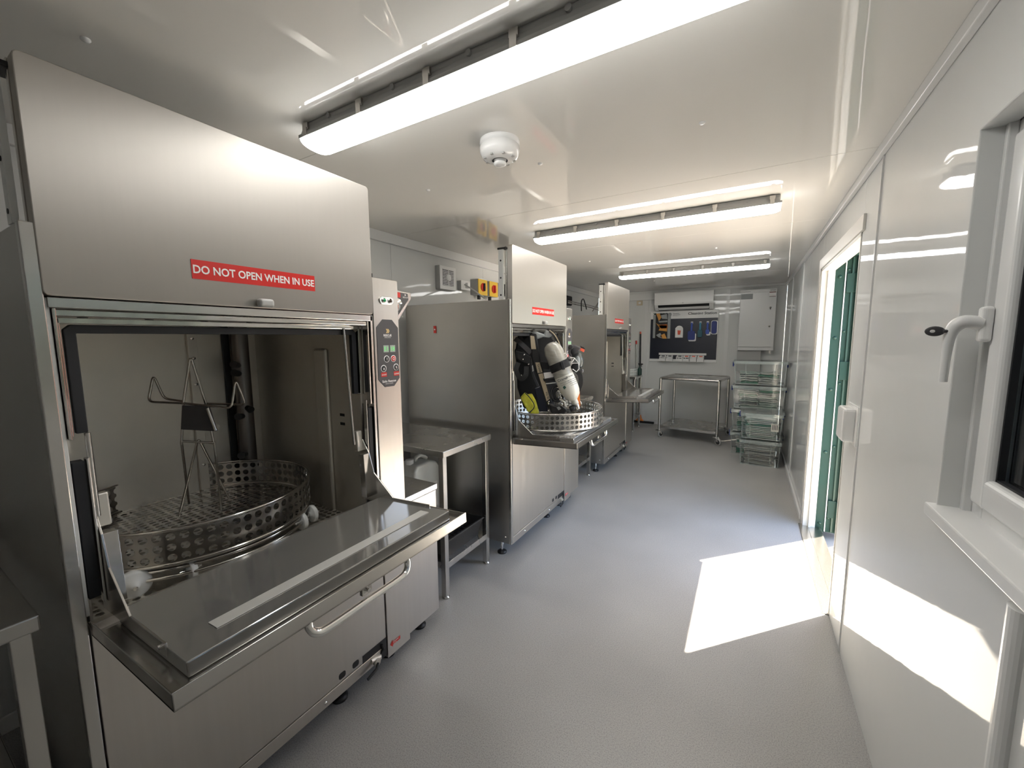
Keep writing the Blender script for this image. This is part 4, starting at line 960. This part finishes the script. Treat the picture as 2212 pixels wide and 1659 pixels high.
# shoulder yoke and straps
poly('yoke', 'packgrey', [(410, 130), (470, 100), (520, 125), (620, 160), (640, 90), (700, 100), (760, 170), (700, 215), (600, 205), (500, 240), (470, 190)], .03, .04, bev=.01)
MB().ribbon(smooth_pts([L(g(660, 95, .02)), L(g(740, 130, .03)), L(g(810, 220, .04)), L(g(860, 330, .04)), L(g(900, 470, .03))]), .028, .010).build('shoulder_strap', 'black', ba_)
MB().ribbon(smooth_pts([L(g(700, 95, .03)), L(g(775, 160, .04)), L(g(835, 260, .05)), L(g(868, 340, .05))]), .007, .012).build('strap_piping', 'tan', ba_)
MB().ribbon(smooth_pts([L(g(165, 230, .0)), L(g(240, 290, .03)), L(g(330, 370, .04)), L(g(410, 450, .04))]), .036, .012).build('shoulder_strap', 'panelgrey', ba_)
MB().ribbon(smooth_pts([L(g(280, 190, -.02)), L(g(350, 130, .0)), L(g(420, 100, .02))]), .06, .03).build('pad', 'blackcloth', ba_)
poly('back_pad', 'blackcloth', [(200, 180), (430, 110), (700, 130), (830, 330), (880, 620), (820, 900), (760, 1330), (420, 1330), (200, 900), (170, 400)], -.06, .03, bev=.012)
poly('lumbar_pad', 'blackcloth', [(150, 380), (260, 400), (420, 500), (430, 620), (470, 800), (560, 1000), (640, 1330), (300, 1330), (200, 1000), (180, 600)], -.02, .08, bev=.02)
poly('harness_plate', 'black', [(175, 410), (300, 440), (420, 520), (410, 600), (380, 640), (250, 590), (190, 540)], .05, .03, bev=.008)
for x, y in ((305, 475), (285, 550), (375, 628), (262, 800)): MB().lathe(L(g(x, y, .051)), -FH, [(.006, 0), (.005, .003), (0, .004)], 10).build('rivet', 'chrome', ba_)
MB().ribbon(smooth_pts([L(g(215, 600, .04)), L(g(180, 720, .05)), L(g(250, 850, .06)), L(g(330, 800, .06)), L(g(340, 660, .05))]), .035, .012).build('waist_strap', 'black', ba_)
poly('buckle', 'chrome', [(425, 650), (440, 640), (455, 730), (435, 745)], .06, .004, None, .001)
poly('side_pocket', 'navy', [(460, 1000), (560, 960), (650, 1200), (680, 1370), (540, 1370)], .05, .02, bev=.008)
# cylinder
ca, cb_ = L(g(705, 290, .10)), L(g(1085, 1185, .15)); axv = (cb_-ca); LN = axv.length; axv.normalize(); R_ = .070
cy = MB().lathe(ca, axv, [(0, 0), (.025, .004), (.048, .018), (.062, .04), (R_, .075), (R_, LN*.60)], 28).build('cylinder', 'cyl', ba_)
MB().lathe(ca, axv, [(R_-.0005, LN*.60), (R_-.0005, LN*.80), (R_-.004, LN*.86), (.055, LN*.93), (.03, LN*.985), (.024, LN)], 28).build('lower_dome', 'cylwhite', cy)
MB().lathe(ca, axv, [(R_+.0012, LN*.575), (R_+.0012, LN*.775)], 28).build('label_wrap', 'cylwhite', cy)
lp = lambda x, y: g(x, y, .2065)-ba_o
dv = lambda x0, y0, x1, y1: g(x1, y1)-g(x0, y0)
text('Drager', .026, 'ink', cy, lp(840, 905), dv(840, 905, 905, 880), dv(905, 880, 880, 830), bold=.02); text('Drager', .018, 'ink', cy, lp(965, 845), dv(965, 845, 1025, 820), dv(905, 880, 880, 830), bold=.02)
for i in range(4):
    text('compressed air', .012, 'ink', cy, lp(985+12*i, 890+26*i), dv(965, 845, 1025, 820), dv(905, 880, 880, 830))
text('MAX 300 bar', .013, 'ink', cy, lp(870, 945), dv(965, 845, 1025, 820), dv(905, 880, 880, 830)); text('breathing apparatus', .010, 'ink', cy, lp(878, 968), dv(965, 845, 1025, 820), dv(905, 880, 880, 830))
MB().prism([lp(905, 985), lp(935, 958), lp(960, 990), lp(930, 1020)], FH*-.001).build('diamond_mark', 'greendark', cy)
nk = MB().lathe(cb_, axv, [(.024, -.01), (.024, .03), (.020, .032)], 18).build('neck', 'cylwhite', cy)
MB().lathe(cb_, axv, [(.019, .03), (.021, .034), (.018, .07), (.012, .074), (0, .075)], 16).build('valve', 'chrome', cy)
vp = cb_+axv*.05; hv = axv.cross(FH).normalized(); hv = hv if hv.x < 0 else -hv
MB().lathe(vp, hv, [(.012, .01), (.022, .022), (.024, .05), (.020, .056), (0, .057)], 12).build('hand_wheel', 'black', cy)
MB().lathe(ca, axv, [(R_+.002, LN*.345), (R_+.006, LN*.35), (R_+.006, LN*.465), (R_+.002, LN*.47)], 28).build('cylinder_band', 'blackcloth', ba_)
poly('band_tab', 'blackcloth', [(560, 590), (680, 600), (700, 710), (590, 700)], .10, .02); poly('band_buckle', 'rubber', [(860, 590), (915, 585), (945, 705), (900, 715)], .202, .014, None, .003); poly('band_end', 'packgrey', [(935, 600), (1030, 585), (1030, 680), (960, 705)], .15, .008, None, .002)
poly('paper_tag', 'signwhite', [(605, 760), (740, 745), (765, 825), (625, 852)], .09, .002, None, 0)
poly('cross_bar', 'black', [(600, 850), (780, 845), (790, 890), (615, 895)], .08, .02); poly('cross_rod', 'chrome', [(640, 922), (800, 905), (802, 925), (642, 940)], .085, .008, None, .002)
MB().tube([L(g(820+92*math.cos(2*math.pi*i/32), 1085+120*math.sin(2*math.pi*i/32), .10+.02*math.sin(2*math.pi*i/32))) for i in range(32)], .010, 8, True).build('hose_coil', 'black', ba_)
MB().tube([L(g(835+60*math.cos(2*math.pi*i/32), 1095+85*math.sin(2*math.pi*i/32), .12)) for i in range(32)], .010, 8, True).build('hose_coil', 'black', ba_)
for x, y, r in ((868, 1095, .010), (880, 1150, .009), (835, 1050, .008), (930, 1220, .012), (975, 1260, .011), (890, 1250, .010)): MB().blob(L(g(x, y, .14)), r, r, r*1.4, 10, 8).build('fitting', 'chrome', ba_)
MB().tube(smooth_pts([L(g(860, 1170, .13)), L(g(920, 1210, .14)), L(g(960, 1290, .14)), L(g(1050, 1300, .13))]), .010, 8).build('braided_hose', 'steelin', ba_)
poly('base_plate', 'black', [(690, 1240), (780, 1270), (900, 1280), (990, 1350), (940, 1400), (720, 1390)], .11, .06, bev=.012); poly('data_plate', 'packgrey', [(810, 1300), (850, 1285), (885, 1320), (840, 1345)], .112, .002, None, .001)
MB().tube([L(g(705+26*math.cos(math.radians(a)), 1230+26*math.sin(math.radians(a)), .09)) for a in range(60, 280, 20)], .005, 6).build('d_ring', 'chrome', ba_)
# face mask hung on the cylinder
mo = g(1130, 780, .12)
fm = thing('face_mask', mo, 'black face mask with clear visor and orange tab beside the cylinder', 'mask')
q = lambda x, y, off: g(x, y, off)-mo
def mpoly(name, m, pts, off, th, bev=.003, par=None): return MB().prism([q(x, y, off) for x, y in pts], FH*th).build(name, m, par or fm, bev)
rot = Matrix.Rotation(math.radians(-20), 3, FH)
MB().blob(q(1075, 430, .10), .040, .04, .042, 18, 12).build('frame', 'rubber', fm)
MB().lathe(q(1030, 360, .135), -FH, [(.017, -.01), (.017, .004), (.013, .006), (0, .006)], 18).build('speech_disc', 'black', fm)
mpoly('frame_edge', 'panelgrey', [(990, 350), (1090, 320), (1200, 370), (1170, 420), (1080, 430), (1050, 520), (1000, 480)], .13, .03, .01)
MB().blob(q(1160, 560, .12), .033, .036, .058, 20, 14, Matrix.Rotation(math.radians(-14), 3, FH)).build('visor', 'visor', fm)
MB().blob(q(1135, 580, .10), .020, .02, .040, 16, 10).build('inner_mask', 'packgrey', fm)
mpoly('tab', 'coral', [(1190, 372), (1250, 398), (1235, 442), (1175, 412)], .155, .012); mpoly('tab_cap', 'black', [(1175, 335), (1235, 360), (1262, 392), (1250, 398), (1190, 372)], .15, .014)
MB().tube([q(x, y, .155) for x, y in ((1020, 520), (1085, 525), (1155, 608), (1040, 612), (1080, 545), (1095, 530), (1040, 605))], .0028, 6).build('strap_edge', 'signwhite', fm)
MB().tube(smooth_pts([q(x, y, .15) for x, y in ((915, 470), (950, 455), (975, 500), (945, 530), (915, 500))]), .003, 6).build('strap_loop', 'signwhite', fm)
MB().blob(q(1105, 680, .12), .035, .03, .034, 18, 12).build('chin_cup', 'rubber', fm)
MB().tube([q(x, y, .158) for x, y in ((1155, 620), (1160, 700), (1120, 745), (1060, 700))], .0028, 6).build('strap_edge', 'signwhite', fm)
MB().blob(q(1205, 730, .13), .014, .014, .016, 12, 8).build('connector', 'panelgrey', fm)
MB().ribbon(smooth_pts([q(1130, 740, .12), q(1175, 800, .13), q(1185, 920, .13), q(1150, 1030, .12), q(1120, 1130, .11)]), .032, .006).build('neck_strap', 'black', fm)
MB().tube(smooth_pts([q(940, 500, .11), q(985, 545, .13), q(1035, 560, .13)]), .008, 8).build('hose_end', 'black', fm)
# orange pull tag and yellow pouch
oo = g(1150, 1200, .13); ot = thing('pull_tag', oo, 'thin orange tag hanging beside the cylinder valve', 'tag')
MB().prism([g(x, y, .13)-oo for x, y in ((1155, 1035), (1170, 1045), (1178, 1285), (1160, 1285), (1135, 1160), (1145, 1130))], FH*.004).build('tag', 'orange', ot, .001); MB().tube(smooth_pts([g(1175, 1200, .13)-oo, g(1195, 1230, .14)-oo, g(1205, 1300, .13)-oo]), .003, 6).build('ring', 'chrome', ot)
yo = g(390, 1385, .10); yp = thing('yellow_pouch', yo, 'yellow fabric pouch with black seam in the loaded basket', 'pouch')
MB().prism([g(x, y, .13)-yo for x, y in ((245, 1155), (320, 1070), (400, 1140), (468, 1280), (440, 1330), (372, 1390))], FH*.05).build('front_flap', 'yellowcloth', yp, .012, seg=3)
MB().prism([g(x, y, .09)-yo for x, y in ((340, 1110), (430, 1088), (490, 1200), (545, 1400), (400, 1420))], FH*.05).build('back_flap', 'yellowcloth', yp, .012, seg=3)
MB().tube(smooth_pts([g(x, y, .137)-yo for x, y in ((320, 1075), (395, 1150), (465, 1285), (378, 1385))]), .004, 6).build('seam', 'black', yp)
